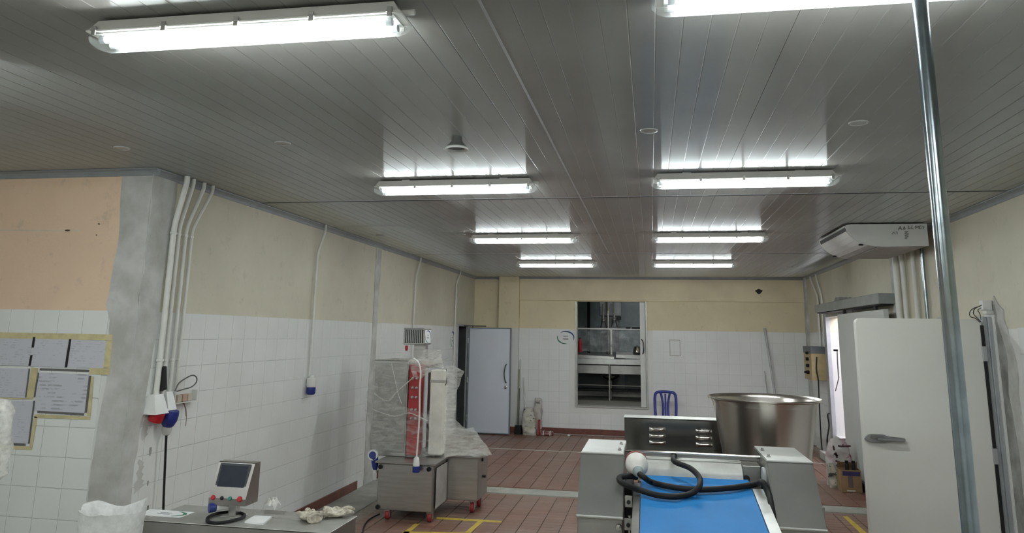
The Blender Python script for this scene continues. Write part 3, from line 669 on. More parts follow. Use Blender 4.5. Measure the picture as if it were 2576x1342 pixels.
# ------------------------------------------------------------------ plastic bag and hanging film at the left
def crumple(q, k=10, a=.02): return q+noise.noise_vector(q*k)*a
bc = Vector((-2.66, 3.50, 0)); P = []
prof = [(.0, .135), (.2, .15), (.45, .158), (.65, .155), (.8, .15), (.92, .155), (1.0, .165), (1.035, .172), (1.02, .160), (.97, .150), (.9, .142), (.8, .135), (.65, .13), (.45, .12), (.3, .10)]
for z, r in prof:
    row = []
    for j in range(40):
        a = 2*math.pi*j/40; zz = z*.965 + (.05*max(0, math.cos(a-.6))**6 if z > .9 else 0)
        q = bc+Vector((r*math.cos(a), r*.8*math.sin(a), zz)); d = noise.noise_vector(q*9)*.03*(1 if z > .02 else 0)
        if zz < .05: d.z = 0
        row.append(q+d)
    P.append(row+[row[0]])
b = MB().grid(P); bmesh.ops.remove_doubles(b.bm, verts=b.bm.verts, dist=1e-5)
tag(b.build('plastic_bag', M_bag, org=bc, smooth=True), 'open white plastic bag standing at the left end of the cabinet', 'bag')
P = []; wc = Vector((-3.285, 3.4, 0))
for i in range(26):
    z = i/25*1.52; row = []
    for j in range(20):
        a = 2*math.pi*j/20; r = (.062 if 1.12 < z < 1.5 else .03)+.010*math.sin(i*.7)
        q = wc+Vector((r*math.cos(a), r*math.sin(a), z)); d = noise.noise_vector(q*14)*.024
        if z < .03: d.z = 0
        row.append(q+d)
    P.append(row+[row[0]])
b = MB().grid(P); bmesh.ops.remove_doubles(b.bm, verts=b.bm.verts, dist=1e-5)
tag(b.build('wrapped_post', M_film3, org=wc, smooth=True), 'post wrapped in crumpled clear film at the left picture edge', 'wrapped post')

# ------------------------------------------------------------------ wrapped machine on casters
t = thing('wrapped_machine', (-2.5, 8.1, 0), 'stainless machine on red casters half wrapped in stretch film', 'machine')
MS = M_steel2
MB().box((-2.81, 7.70, .10), (-2.215, 8.65, .555), .006).build('front_base', MS, t)
MB().box((-2.80, 7.694, .115), (-2.225, 7.6995, .545), .002).build('front_cover', M_steel, t)
MB().box((-2.84, 7.68, .555), (-2.19, 8.70, .575), .003).build('base_top', MS, t)
MB().box((-2.215, 8.20, .13), (-1.855, 8.66, .565), .006).build('side_base', MS, t)
MB().box((-2.205, 8.194, .145), (-1.865, 8.1995, .55), .002).build('side_cover', M_steel, t)
MB().box((-2.20, 7.76, .13), (-2.197, 8.18, .52)).build('notice_sheet', pm('faded_notice', (.42, .40, .39), .6), t)
MB().box((-2.225, 8.18, .565), (-1.84, 8.68, .582), .003).build('side_top', M_steel, t)
for (x_, z_) in ((-2.78, .52), (-2.26, .52), (-2.79, .13)): MB().cyl((x_, 7.694, z_), (x_, 7.672, z_), .022, 14).build('knob', M_black, t)
MB().cyl((-1.856, 8.4, .35), (-1.82, 8.4, .35), .014, 12).build('knob', M_black, t); MB().cyl((-1.856, 8.35, .53), (-1.84, 8.35, .53), .018, 12).build('knob', M_black, t)
def caster(x, y, zt=.10):
    c = MB(); c.box((x-.03, y-.04, zt-.012), (x+.03, y+.04, zt), .002); c.box((x-.028, y-.02, .03), (x-.022, y+.03, zt-.01)); c.box((x+.022, y-.02, .03), (x+.028, y+.03, zt-.01))
    o = c.build('caster_fork', M_steel2, t)
    MB().lathe([(.012, -.02), (.044, -.02), (.05, -.012), (.05, .012), (.044, .02), (.012, .02)], (x, y+.005, .0505), 22, axis=(1, 0, 0)).build('wheel', pm('caster_red', (.33, .025, .03), .5), o, smooth=True)
for x_, y_ in ((-2.70, 7.75), (-2.25, 7.75), (-1.93, 8.26), (-1.92, 8.55)): caster(x_, y_, .10 if y_ < 8 else .13)
caster(-2.70, 8.55)
# upper steel cabinet, red control column, white belt column
MB().box((-3.03, 8.0, .575), (-2.62, 8.62, 1.585), .008).build('upper_cabinet', M_steel, t)
MB().box((-3.01, 7.994, .62), (-2.64, 7.9995, 1.55), .002).build('cabinet_door', M_steel2, t)
rc = MB().box((-2.61, 7.985, .60), (-2.475, 8.10, 1.545), .004).build('red_column', pm('red_panel', (.36, .03, .03), .45), t)
for z_ in (1.40, 1.30, 1.20, 1.07, .98):
    for x_ in (-2.565, -2.52): MB().lathe([(.016, 0), (.016, .012), (.010, .016), (.010, .03), (0, .031)], (x_, 7.985, z_), 12, axis=(0, -1, 0)).build('switch', pm('switch_grey', (.45, .40, .40), .3, .5), rc, smooth=True)
MB().box((-2.475, 8.25, .60), (-2.41, 8.6, 1.45), .004).build('inner_bay', pm('bay_grey', (.12, .115, .11), .4), t)
wbm = pm('white_belt', (.72, .70, .64), .5)
MB().box((-2.392, 8.06, .60), (-2.235, 8.22, 1.49), .012, seg=2).build('belt_column', wbm, t)
MB().box((-2.396, 8.055, 1.355), (-2.231, 8.225, 1.385), .004).build('belt_clamp', pm('clamp_grey', (.40, .39, .36), .5), t)
c = MB(); c.tube([(-2.225, 8.08, 1.33), (-2.205, 8.06, 1.36), (-2.205, 8.06, 1.47), (-2.22, 8.08, 1.50)], .007, 8); c.build('latch', M_steel, t, smooth=True)
MB().box((-2.60, 8.3, 1.50), (-2.40, 8.6, 1.56), .004).build('crossbar', M_steel, t)
# fan unit with louvred grille on a post
MB().box((-2.74, 8.52, 1.585), (-2.60, 8.62, 1.76), .004).build('post', M_steel, t)
fu = MB().box((-2.835, 8.40, 1.752), (-2.585, 8.68, 1.94), .005).build('fan_unit', M_steel2, t)
MB().box((-2.823, 8.396, 1.766), (-2.60, 8.3995, 1.926)).build('grille_back', M_dark, fu)
for k in range(10):
    x_ = -2.82+.022*k; MB().box((x_, 8.388, 1.77), (x_+.010, 8.3965, 1.922), .001).build('grille_slat', pm('slat_grey', (.50, .50, .48), .5), fu)
c = MB(); c.box((-2.832, 8.388, 1.757), (-2.595, 8.396, 1.768)); c.box((-2.832, 8.388, 1.924), (-2.595, 8.396, 1.936)); c.build('grille_frame', pm('slat_grey', (.5, .5, .48), .5), fu)
oval_sign('fan_sticker', (-2.5845, 8.54, 1.846), (0, 1, 0), (0, 0, 1), (1, 0, 0), .24, .15, 'white sheet with an oval ring on the side of the fan unit')
MB().lathe([(0, 0), (.012, 0), (.02, .03), (.016, .06), (0, .062)], (-2.80, 8.42, 1.68), 10).build('red_valve', M_red, t, smooth=True)
# tilted clear hopper tray
hp = [Vector(p) for p in ((-2.58, 8.25, 1.50), (-2.30, 8.25, 1.575), (-2.30, 8.50, 1.60), (-2.58, 8.50, 1.53))]
b = MB(); b.hexa([p for p in hp]+[p+Vector((0, 0, .012)) for p in hp]); b.build('hopper_tray', pm('tray_pale', (.62, .62, .6), .35, .6), t)
b = MB(); q = [aY(*p_, 8.24) for p_ in ((1060, 905), (1064, 880), (1108, 878), (1112, 905), (1060, 926))]; b.prism(q, (0, .006, 0)); b.build('hopper_guard', M_film2, t)
# stretch film: sheets between two edges, crumpled
def sheet(name, A, B, n, m, amp, mat, parent, fr=8):
    P = []
    for i in range(n+1):
        a = poly(A, i/n); q = poly(B, i/n); row = []
        for j in range(m+1):
            p = a.lerp(q, j/m); d = noise.noise_vector(p*fr*.7)*amp + noise.noise_vector(p*fr*2)*amp*.3
            p = p+d; p.y = min(p.y, max(a.y, q.y)); row.append(p)
        P.append(row)
    return MB().grid(P).build(name, mat, parent, smooth=True)
Yf = 7.93
def pl(pts, Y): return [aY(x_, y_, Y) for x_, y_ in pts]
sheet('stretch_film', pl([(937, 905), (936, 1000), (932, 1060), (934, 1145)], Yf), pl([(1040, 905), (1020, 960), (1000, 1020), (1060, 1040), (1080, 1100), (1088, 1150)], Yf), 26, 18, .025, M_film, t)
sheet('stretch_film', pl([(1030, 905), (1035, 925), (1040, 950)], 7.96), pl([(1062, 900), (1090, 915), (1060, 955)], 8.0), 8, 8, .03, M_film2, t)
sheet('stretch_film', pl([(936, 960), (924, 985), (919, 1020), (919, 1050), (940, 1030)], 8.1), pl([(950, 960), (950, 985), (950, 1020), (950, 1050), (950, 1040)], 7.95), 12, 6, .015, M_film, t)
sheet('stretch_film', pl([(1060, 1040), (1085, 1090), (1088, 1152)], 7.98), pl([(1086, 1030), (1088, 1090), (1090, 1155)], 8.0), 14, 8, .02, M_film, t)
sheet('stretch_film', pl([(1122, 918), (1120, 930), (1120, 1010), (1120, 1080), (1120, 1150)], 8.12), pl([(1140, 920), (1170, 937), (1158, 960), (1148, 985), (1143, 1050), (1165, 1075), (1200, 1085), (1232, 1140)], 8.14), 30, 16, .022, M_film2, t)
sheet('stretch_film', pl([(1118, 1080), (1118, 1115), (1118, 1150)], 8.06), pl([(1190, 1075), (1222, 1120), (1238, 1145)], 8.15), 14, 16, .022, M_film2, t)
sheet('stretch_film', [aZ(*p_, .60) for p_ in ((1118, 1150), (1120, 1146))], [aZ(*p_, .60) for p_ in ((1232, 1148), (1205, 1132))], 8, 14, .02, M_film2, t)
sheet('stretch_film', pl([(1062, 930), (1085, 905), (1110, 895)], 8.2), pl([(1060, 950), (1080, 925), (1118, 925)], 8.1), 10, 8, .03, M_film2, t)
c = MB(); c.tube(spl(pl([(940, 990), (975, 1010), (1000, 985), (1040, 950)], 7.90), 6), .006, 6); c.tube(spl(pl([(985, 915), (1000, 985), (1010, 1015)], 7.90), 6), .005, 6); c.tube(spl(pl([(935, 1030), (990, 1048), (1030, 1040), (1075, 1060)], 7.90), 6), .006, 6); c.build('film_rope', M_film2, t, smooth=True)
# white lead with blue plug, and the blue socket
cp = pl([(1040, 902), (1052, 912), (1058, 935), (1056, 980), (1055, 1050), (1051, 1110), (1048, 1150)], 7.63)
q = thing('white_lead', cp[-1], 'white power lead with a blue plug hanging over the wrapped machine', 'cable')
MB().tube(spl(cp, 6), .009, 8).build('lead', M_white, q, smooth=True)
e = cp[-1]; MB().lathe([(.014, .0), (.028, -.015), (.034, -.08), (.034, -.09), (0, -.09)], e, 16).build('plug_body', M_white, q, smooth=True)
MB().lathe([(.036, 0), (.038, -.015), (.036, -.06), (0, -.062)], e+Vector((0, 0, -.09)), 16).build('plug_end', M_blueplug, q, smooth=True)
sc_ = aY(938, 1145, 7.78)
q = thing('blue_coupler', sc_, 'blue and white coupler socket hanging at the left of the wrapped machine', 'socket')
MB().lathe([(0, .0), (.03, .0), (.032, .012), (.052, .014), (.055, .02), (.055, -.02), (.03, -.035)], sc_, 20, axis=(.2, -1, .1)).build('cap', M_white, q, smooth=True)
MB().lathe([(0, .0), (.036, .0), (.036, .012), (0, .012)], sc_+Vector((.003, -.016, 0)), 20, axis=(.2, -1, .1)).build('face', M_blueplug, q, smooth=True)
MB().tube([sc_+Vector((.01, .02, -.02)), sc_+Vector((.025, .02, -.11)), sc_+Vector((.025, .02, -.15))], [.04, .034, .022], 14).build('body', M_blueplug, q, smooth=True)
MB().cyl(sc_+Vector((.025, .02, -.15)), sc_+Vector((.025, .02, -.185)), .021, 14).build('gland', M_white, q)
cp = [(-2.83, 7.86, .02), (-2.86, 7.6, .008), (-2.75, 7.2, .008), (-2.5, 6.6, .008)]
tag(MB().tube(spl(cp, 6), .008, 6).build('floor_cable', M_black, org=cp[0], smooth=True), 'thin black cable on the floor left of the wrapped machine', 'cable')
# yellow floor tape
M_ytape = pm('yellow_floor_tape', (.55, .40, .05), .6, 0, .2, 30)
def ftape(label, pts):
    p = [aZ(x_, y_, .0006) for x_, y_ in pts]; tag(MB().prism(p, (0, 0, .001)).build('floor_tape', M_ytape, org=p[0]), label, 'floor tape', 'yellow floor tape')
ftape('yellow floor tape crossing in front of the wrapped machine', [(1098, 1302), (1262, 1311.5), (1262, 1316), (1098, 1307)])
ftape('yellow floor tape running towards the camera, right', [(1203, 1312), (1216, 1313), (1176, 1349), (1160, 1349)])
ftape('yellow floor tape running towards the camera, left', [(1044, 1318), (1056, 1319), (1024, 1346), (1008, 1346)])
ftape('yellow floor tape at the lower picture edge', [(1012, 1338), (1180, 1341), (1180, 1347), (1012, 1344)])
ftape('yellow floor tape in front of the white cold room door', [(2120, 1300), (2132, 1300), (2185, 1346), (2168, 1346)])

# ------------------------------------------------------------------ dough machine with blue belt
t = thing('dough_machine', (.24, 5.0, 0), 'stainless dough sheeting machine with hopper and blue outfeed belt', 'machine')
for (x0_, x1_, nm) in ((-.436, -.176, 'left'), (.649, .908, 'right')):
    c = MB(); c.prism([(x0_, 4.75, 1.195), (x0_, 4.48, .888), (x0_, 5.32, .888), (x0_, 5.32, 1.195)], (x1_-x0_, 0, 0))
    bmesh.ops.bevel(c.bm, geom=c.bm.edges[:], offset=.006, segments=2, affect='EDGES')
    h = c.build('housing', M_house, t)
    MB().box((x0_-.004, 4.468, .878), (x1_+.004, 5.33, .888), .002).build('rim', M_mirror, t)
    MB().box((x0_+.002, 4.50, .12), (x1_-.002, 6.60, .878), .005).build('side_cabinet', MS, t)
    M_ht = pm('dusty_lit_top', (.66, .66, .64), .5, .6, .05, 4); M_ef = pm('edge_highlight', (.80, .80, .78), .35, .5)  # dusty tops, made paler to carry the ceiling lights in their colour
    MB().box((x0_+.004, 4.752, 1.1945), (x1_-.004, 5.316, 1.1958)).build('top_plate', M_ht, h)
    MB().box((x0_, 4.742, 1.187), (x1_, 4.753, 1.1965), .003).build('highlight_strip', M_ef, h)  # bright strips imitate the highlight along the front edges
    MB().box((x0_-.002, 4.468, .884), (x1_+.002, 4.478, .894), .003).build('highlight_strip', M_ef, h)
    xi = x1_-.03 if nm == 'left' else x0_+.03
    for y_ in (4.86, 5.12): MB().lathe([(.012, 0), (.012, .006), (.007, .007), (.007, .016), (0, .017)], (xi, y_, 1.1955), 10).build('bolt', M_steel2, h)
for x_ in (-.36, .83):
    for y_ in (4.65, 6.45):
        MB().cyl((x_, y_, 0), (x_, y_, .12), .03, 14).build('foot', M_black, t)
MB().cyl((-.176, 5.0, 1.176), (.649, 5.0, 1.172), .0085, 14).build('tie_rod', M_mirror, t, smooth=True)
MB().box((-.176, 5.02, 1.145), (.649, 5.03, 1.168), .002).build('front_bar', M_steel2, t)
# white drum and cover sheet behind the belt
c = MB(); prf = []
for k in range(14):
    a = math.pi*(.02+.80*k/13); prf.append((5.06-.19*math.cos(a)*(1 if a < math.pi/2 else .6), 1.02+.12*math.sin(a)))
P = [[(-.10, y_, z_), (.15, y_, z_), (.53, y_, z_)] for y_, z_ in prf]; c.grid(P); bmesh.ops.solidify(c.bm, geom=c.bm.faces[:], thickness=-.006)
c.build('drum_cover', pm('food_white', (.88, .88, .84), .35), t, smooth=True)
MB().box((-.10, 5.0, .95), (.53, 5.16, 1.0), .004).build('drum_frame', M_steel2, t)
MB().box((.535, 4.92, .98), (.64, 5.1, 1.13), .004).build('bearing_block', M_steel2, t)
c = MB(); c.cyl((.55, 4.91, 1.06), (.55, 4.89, 1.06), .02, 12); c.cyl((.60, 4.91, 1.03), (.60, 4.89, 1.03), .014, 12); c.build('bolt', M_dark, t)
MB().box((-.175, 4.8, .70), (-.13, 5.2, 1.0), .003).build('drive_plate', M_dark, t)
MB().box((.62, 4.7, .70), (.648, 5.2, 1.0), .003).build('drive_plate', M_dark, t)
# blue belt, sloping down towards the camera
def bz(y): return 1.035+(y-4.75)*.150
bx0, bx1 = -.075, .558
c = MB(); pr_ = []
ys = [4.90, 3.05]
top = [(4.90, bz(4.90))]+[(3.02, bz(3.02))]
arc = [(3.02-.03*math.sin(a), bz(3.02)-.03+.03*math.cos(a)) for a in [math.pi*k/6 for k in range(1, 6)]]
bot = [(3.02, bz(3.02)-.06), (4.90, bz(4.90)-.06)]; arc2 = [(4.90+.03*math.sin(a), bz(4.90)-.03-.03*math.cos(a)) for a in [math.pi*k/6 for k in range(1, 6)]]
c.prism([(bx0, y_, z_) for y_, z_ in top+arc+bot+arc2], (bx1-bx0, 0, 0)); c.build('blue_belt', pm('blue_belt', (.018, .19, .50), .6, 0, .08, 3, spec=.2), t, smooth=True)
for (x0_, x1_, m_) in ((bx0-.042, bx0-.004, M_steel), (bx1+.004, bx1+.062, pm('lit_rail', (.78, .78, .76), .4, .6))):  # right rail paler than the left, its lit look put into the colour
    MB().hexa([(x0_, 3.03, bz(3.03)-.075), (x1_, 3.03, bz(3.03)-.075), (x1_, 4.72, bz(4.72)-.075), (x0_, 4.72, bz(4.72)-.075), (x0_, 3.03, bz(3.03)+.006), (x1_, 3.03, bz(3.03)+.006), (x1_, 4.72, bz(4.72)+.006), (x0_, 4.72, bz(4.72)+.006)]).build('side_rail', m_, t)
for x_ in (bx0-.02, bx1+.02):
    MB().box((x_-.015, 3.15, .0), (x_+.015, 3.18, bz(3.15)-.078), .002).build('support_leg', M_steel2, t)
MB().box((bx0-.02, 3.6, .72), (bx1+.02, 4.5, .76), .003).build('belt_tray', M_steel2, t)
for (x_, y_, z_) in ((-.145, 4.55, .96), (-.145, 4.45, .86)):
    h = MB().box((x_-.022, y_, z_-.03), (x_+.022, y_+.03, z_+.03), .003).build('bracket', MS, t); MB().cyl((x_, y_, z_), (x_, y_-.012, z_), .011, 12).build('bolt', M_dark, h)
c = MB(); c.cyl((-.14, 4.50, .90), (-.14, 4.50, .79), .009, 10); c.cyl((-.14, 4.50, .88), (-.14, 4.50, .865), .016, 10); c.build('tension_screw', M_mirror, t, smooth=True)
MB().box((-.175, 4.42, .735), (-.12, 4.46, .76), .002).build('cross_bracket', MS, t)
MB().lathe([(0, .0), (.016, .002), (.019, .012), (.012, .02), (.01, .04)], (-.20, 4.475, .835), 14, axis=(0, 1, 0)).build('dome_nut', M_mirror, t, smooth=True)
for (y_, z_) in ((4.62, .98), (4.5, .90), (4.46, .85)):
    c = MB(); c.cyl((.63, y_, z_), (.63, y_-.04, z_), .014, 12); c.build('clamp_knob', M_dark, t, smooth=True)
MB().lathe([(.0, 0), (.052, 0), (.056, .01), (.056, .018), (0, .02)], (.648, 4.80, 1.09), 22, axis=(-1, 0, 0)).build('cover_disc', pm('disc_grey', (.40, .40, .40), .5), t, smooth=True)
# rear hood with pressed louvres
hd = MB(); hd.prism([(-.23, 6.40, .88), (-.23, 6.40, 1.228), (-.23, 6.405, 1.234), (-.23, 6.60, 1.234), (-.23, 6.60, .88)], (1.10, 0, 0)); hood = hd.build('rear_hood', M_hood, t)
MB().box((-.235, 6.396, 1.2345), (.875, 6.605, 1.238), .001).build('hood_top', pm('hood_top_steel', (.62, .62, .60), .5, .7), t)
for (x0_, x1_) in ((-.03, .10), (.339, .467)):
    for z_ in (1.15, 1.098, 1.046):
        P = []
        for i in range(9):
            u_ = i/8; e_ = min(1, math.sin(math.pi*u_)*2.2)
            P.append([(lerp(x0_, x1_, u_), 6.3995-.018*e_*math.sin(math.pi*k/6)**.8, z_-.016+.032*k/6) for k in range(7)])
        MB().grid(P).build('louvre', M_mirror, hood, smooth=True)
# hopper bowl
bc = (.805, 5.86, 0); b = MB()
b.lathe([(.0, .80), (.27, .80), (.285, .82), (.305, 1.06), (.366, 1.44), (.380, 1.462), (.394, 1.470), (.402, 1.464), (.398, 1.456), (.388, 1.454), (.376, 1.448), (.360, 1.41), (.298, 1.06), (.28, .83), (0, .82)], bc, 72)
b.build('hopper_bowl', pm('spun_steel', (.66, .62, .57), .26, 1, .06, 2), t, smooth=True)
MB().box((.50, 5.55, .55), (1.12, 6.17, .798), .01).build('bowl_support', MS, t)
# power cable with big white plug on the belt
bp_ = Vector((0, 4.75, bz(4.75))); bn = Vector((0, -.150, 1)).normalized()
def onb(x_, y_, h=.022): return aPl(x_, y_, bp_+bn*h, bn)
pc = aY(1603, 1177, 4.70); ax = Vector((.12, -1, -.30)).normalized()
p1 = [pc+ax*.07, aY(1622, 1203, 4.58), onb(1640, 1214), onb(1690, 1226), onb(1740, 1232), onb(1790, 1232), onb(1850, 1227), onb(1900, 1219), aY(1918, 1214, 4.62), aY(1932, 1238, 4.58), aY(1940, 1270, 4.50), aY(1950, 1330, 4.40)]
q = MB().tube(spl(p1, 8), .0165, 12).build('power_lead', M_black, t, smooth=True)
MB().lathe([(.0, .075), (.020, .074), (.03, .05), (.052, .018), (.066, -.01), (.069, -.03), (.066, -.06), (0, -.062)], pc, 28, axis=ax).build('plug', pm('plug_white', (.74, .72, .67), .4), q, smooth=True)
c = MB(); c.lathe([(.062, 0), (.068, -.004), (.068, -.018), (.05, -.02)], pc+ax*-.06, 28, axis=ax); c.build('plug_ring', pm('plug_red', (.20, .04, .03), .5), q, smooth=True)
MB().lathe([(.033, 0), (.030, .02), (.020, .042), (.016, .045)], pc+ax*.045, 20, axis=ax).build('plug_gland', pm('gland_grey', (.25, .31, .31), .5), q, smooth=True)
p2 = [aY(1712, 1144, 5.14), aY(1700, 1146, 5.06), aY(1694, 1153, 4.95), aY(1700, 1164, 4.88), aY(1738, 1180, 4.78), aY(1760, 1204, 4.68), onb(1758, 1226, .05), onb(1738, 1243), onb(1700, 1250), onb(1655, 1247), onb(1610, 1234, .03), aY(1578, 1222, 4.50), aY(1560, 1212, 4.53), aY(1560, 1202, 4.60), aY(1585, 1199, 4.66), aY(1600, 1202, 4.72)]
MB().tube(spl(p2, 8), .0165, 12).build('lead_loop', M_black, q, smooth=True)

# ------------------------------------------------------------------ right side: cold room door, frame
t = thing('cold_room_door', (2.66, 6.84, 0), 'large white cold room door standing open in front of the right wall', 'door')
c = MB(); r_ = .045; x0_, x1_, z0_, z1_ = 1.712, 2.672, .05, 2.078; out = []
for (cx_, cz_, a0) in ((x1_-.01, z0_+.01, -90), (x1_-.01, z1_-.01, 0), (x0_+r_, z1_-r_, 90), (x0_+r_, z0_+r_, 180)):
    rr = r_ if cx_ < 2 else .01
    for k in range(5): a = math.radians(a0+90*k/4); out.append((cx_+rr*math.cos(a), 6.80, cz_+rr*math.sin(a)))
c.prism(out, (0, .085, 0)); bmesh.ops.bevel(c.bm, geom=[e_ for e_ in c.bm.edges if abs(e_.verts[0].co.y-e_.verts[1].co.y) < 1e-6], offset=.004, segments=2, affect='EDGES')
c.build('leaf', pm('cold_door_white', (.74, .74, .69), .42, 0, .03, 1.5), t, smooth=True)
hz = 1.10; c = MB()
prof = [(1.705, hz), (1.735, hz+.028), (1.76, hz+.036), (1.86, hz+.036), (1.895, hz+.016), (2.02, hz+.012), (2.02, hz-.012), (1.90, hz-.016), (1.86, hz-.03), (1.76, hz-.03), (1.73, hz-.022)]
c.prism([(x_, 6.80, z_) for x_, z_ in prof], (0, -.03, 0)); bmesh.ops.bevel(c.bm, geom=c.bm.edges[:], offset=.005, segments=2, affect='EDGES'); hnd = c.build('handle', pm('handle_grey', (.28, .28, .28), .4, .4), t, smooth=True)
MB().prism([(1.76, 6.770, hz+.030), (1.85, 6.770, hz+.030), (1.86, 6.770, hz+.005), (1.75, 6.770, hz+.005)], (0, -.008, 0)).build('thumb_recess', pm('handle_dark', (.18, .18, .18), .5), hnd)
c = MB(); c.cyl((2.0, 6.785, hz), (2.0, 6.745, hz), .010, 12); c.cyl((2.0, 6.745, hz-.004), (1.80, 6.745, hz), .010, 12); c.build('lever', pm('handle_grey', (.28, .28, .28), .4, .4), hnd, smooth=True)
for z_ in (.35, 1.0, 1.80):
    MB().box((2.665, 6.785, z_-.06), (2.70, 6.80, z_+.06), .003).build('hinge', M_alu, t)
b = MB(); b.box((2.675, 6.80, .03), (2.70, 6.84, 2.03), .004); b.build('gasket', M_dark, t)
d1 = thing('door_1', (2.74, 6.9, 0), None, None); struct(d1)
for (x0_, x1_, y0_, y1_) in ((2.700, 2.735, 6.82, 6.90), (2.735, 2.765, 6.80, 6.92), (2.765, 2.781, 6.775, 6.94)):
    MB().box((x0_, y0_, 0), (x1_, y1_, 2.10 if x0_ < 2.76 else 2.12), .003).build('frame_post', M_alu if x0_ < 2.76 else M_white, d1)
MB().box((2.76, 6.95, .02), (2.786, 7.85, 2.06), .003).build('frame_panel', pm('frame_grey', (.45, .46, .45), .5), d1)
MB().box((2.745, 7.85, 0), (2.80, 7.95, 2.12), .003).build('frame_post', M_alu, d1)
t = thing('switch_box', (2.74, 6.8, 2.12), 'two small white switch boxes with loose wires above the cold room door frame', 'switch box')
MB().box((2.705, 6.79, 2.155), (2.775, 6.86, 2.235), .003).build('upper_box', M_white, t); MB().box((2.72, 6.78, 2.085+.037), (2.779, 6.85, 2.152), .003).build('lower_box', M_pvc, t)
for pts in (((2466, 771), (2450, 776), (2440, 785), (2441, 797), (2455, 802), (2466, 812)), ((2470, 768), (2452, 778), (2449, 790), (2458, 800), (2468, 810)), ((2468, 775), (2460, 781), (2465, 790), (2468, 806))):
    MB().tube(spl([aY(x_, y_, 6.76) for x_, y_ in pts], 5), .004, 6).build('wire', pm('dark_wire', (.06, .06, .06), .5), t, smooth=True)
# cement around the frame on the right wall (in the wall's own axes)
def rw_strip(name, A, B, m, tt=.008, jit=.03, x=0):
    pts = []
    for i in range(21): p = poly([(x, a, z) for a, z in A], i/20); pts.append(p+Vector((0, random.uniform(-jit, jit), 0)))
    for i in range(20, -1, -1): p = poly([(x, a, z) for a, z in B], i/20); pts.append(p+Vector((0, random.uniform(-jit, jit), 0)))
    return MB().prism(pts, (-tt, 0, 0)).build(name, m, wr, org=(0, 0, 0))
rw_strip('cement_patch', [(.60, .0), (.62, 1.2), (.60, 2.25)], [(.20, 0), (.28, .5), (.24, .9), (.33, 1.3), (.27, 1.7), (.36, 1.95), (.44, 2.16), (.55, 2.27)], M_plaster, .0085, .022)
rw_strip('cement_smear', [(.60, .0), (.62, 1.2), (.60, 2.2)], [(.36, 0), (.44, .6), (.38, 1.0), (.46, 1.5), (.43, 1.8), (.53, 2.05), (.58, 2.2)], M_plasterdk, .0100, .02)
rw_strip('cement_seam', [(3.30, 1.9), (3.31, 2.98)], [(3.12, 1.9), (3.13, 2.98)], M_plaster, .008, .01)
rw_strip('cement_patch', [(5.1, 2.3), (5.3, 2.5), (6.3, 2.55)], [(5.0, 2.28), (5.4, 2.36), (6.6, 2.4)], M_plasterdk, .003, .03)
# conduits on the right wall
for k, (y_, r_, m_) in enumerate(((9.15, .034, M_pvc), (8.93, .026, M_pvc), (8.58, .022, M_pvc), (8.30, .018, M_galv))):
    x_ = XR(y_)-r_-.012
    conduit('wall_conduit', [(x_, y_, ZC-.06), (x_, y_, 2.4), (x_, y_, .3)], r_, ['thick white', 'slim white', 'third white', 'thin steel'][k]+' conduit on the right wall under the air conditioner', [], 'conduits under the air conditioner', m=m_)
for k, (y_, yb_, r_) in enumerate(((14.05, 13.72, .016), (13.60, 13.40, .014))):
    x_ = XR(13.6)-r_-.014
    conduit('wall_conduit', [(x_-.03, y_, ZC-.05), (x_-.03, y_, 2.95), (x_, yb_, 2.62), (x_, yb_, 2.0), (x_, yb_, 1.77)], r_, ['white conduit in the far right corner', 'white conduit left of the sliding door rail'][k], [((x_, yb_, 2.5), 0)])
b = MB(); b.box((XR(13.75)-.035, 13.72, 1.77), (XR(13.75)-.014, 13.78, 2.6), .003)
tag(b.build('cable_trunk', M_pvc, org=(XR(13.7)-.03, 13.73, 1.77)), 'white square cable trunk above the yellow control box', 'cable trunk')
# ------------------------------------------------------------------ sliding door with rail
t = thing('sliding_door', (2.69, 10.7, 0), 'grey sliding cold store door hanging from a rail on the right wall', 'door')
MB().box((2.635, 9.42, 2.315), (2.825, 12.9, 2.44), .006).build('rail_cover', pm('rail_grey', (.28, .30, .29), .45), t)
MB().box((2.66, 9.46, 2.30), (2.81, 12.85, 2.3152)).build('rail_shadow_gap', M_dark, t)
MB().box((2.66, 9.35, .05), (2.72, 11.55, 2.25), .006).build('leaf', pm('slide_grey', (.56, .58, .56), .5, 0, .03, 2), t)
for y_ in (9.7, 11.2): MB().box((2.675, y_, 2.25), (2.705, y_+.09, 2.302), .003).build('hanger', M_dark, t)
hp_ = aX(2106, 882, 2.655); c = MB(); c.tube([hp_+Vector((.01, 0, 0)), hp_+Vector((-.05, 0, 0))], .014, 10); c.build('handle_pivot', M_dark, t)
c = MB(); c.tube([aX(2106, 884, 2.63), aX(2107, 915, 2.63), aX(2110, 952, 2.63)], .009, 8); c.tube([aX(2110, 952, 2.63), aX(2102, 984, 2.63)], .007, 8); c.build('handle_rod', pm('rod_grey', (.30, .30, .30), .4, .5), t, smooth=True)
MB().box((2.64, 9.35, .0), (2.70, 11.5, .05), .003).build('floor_guide', M_dark, t)
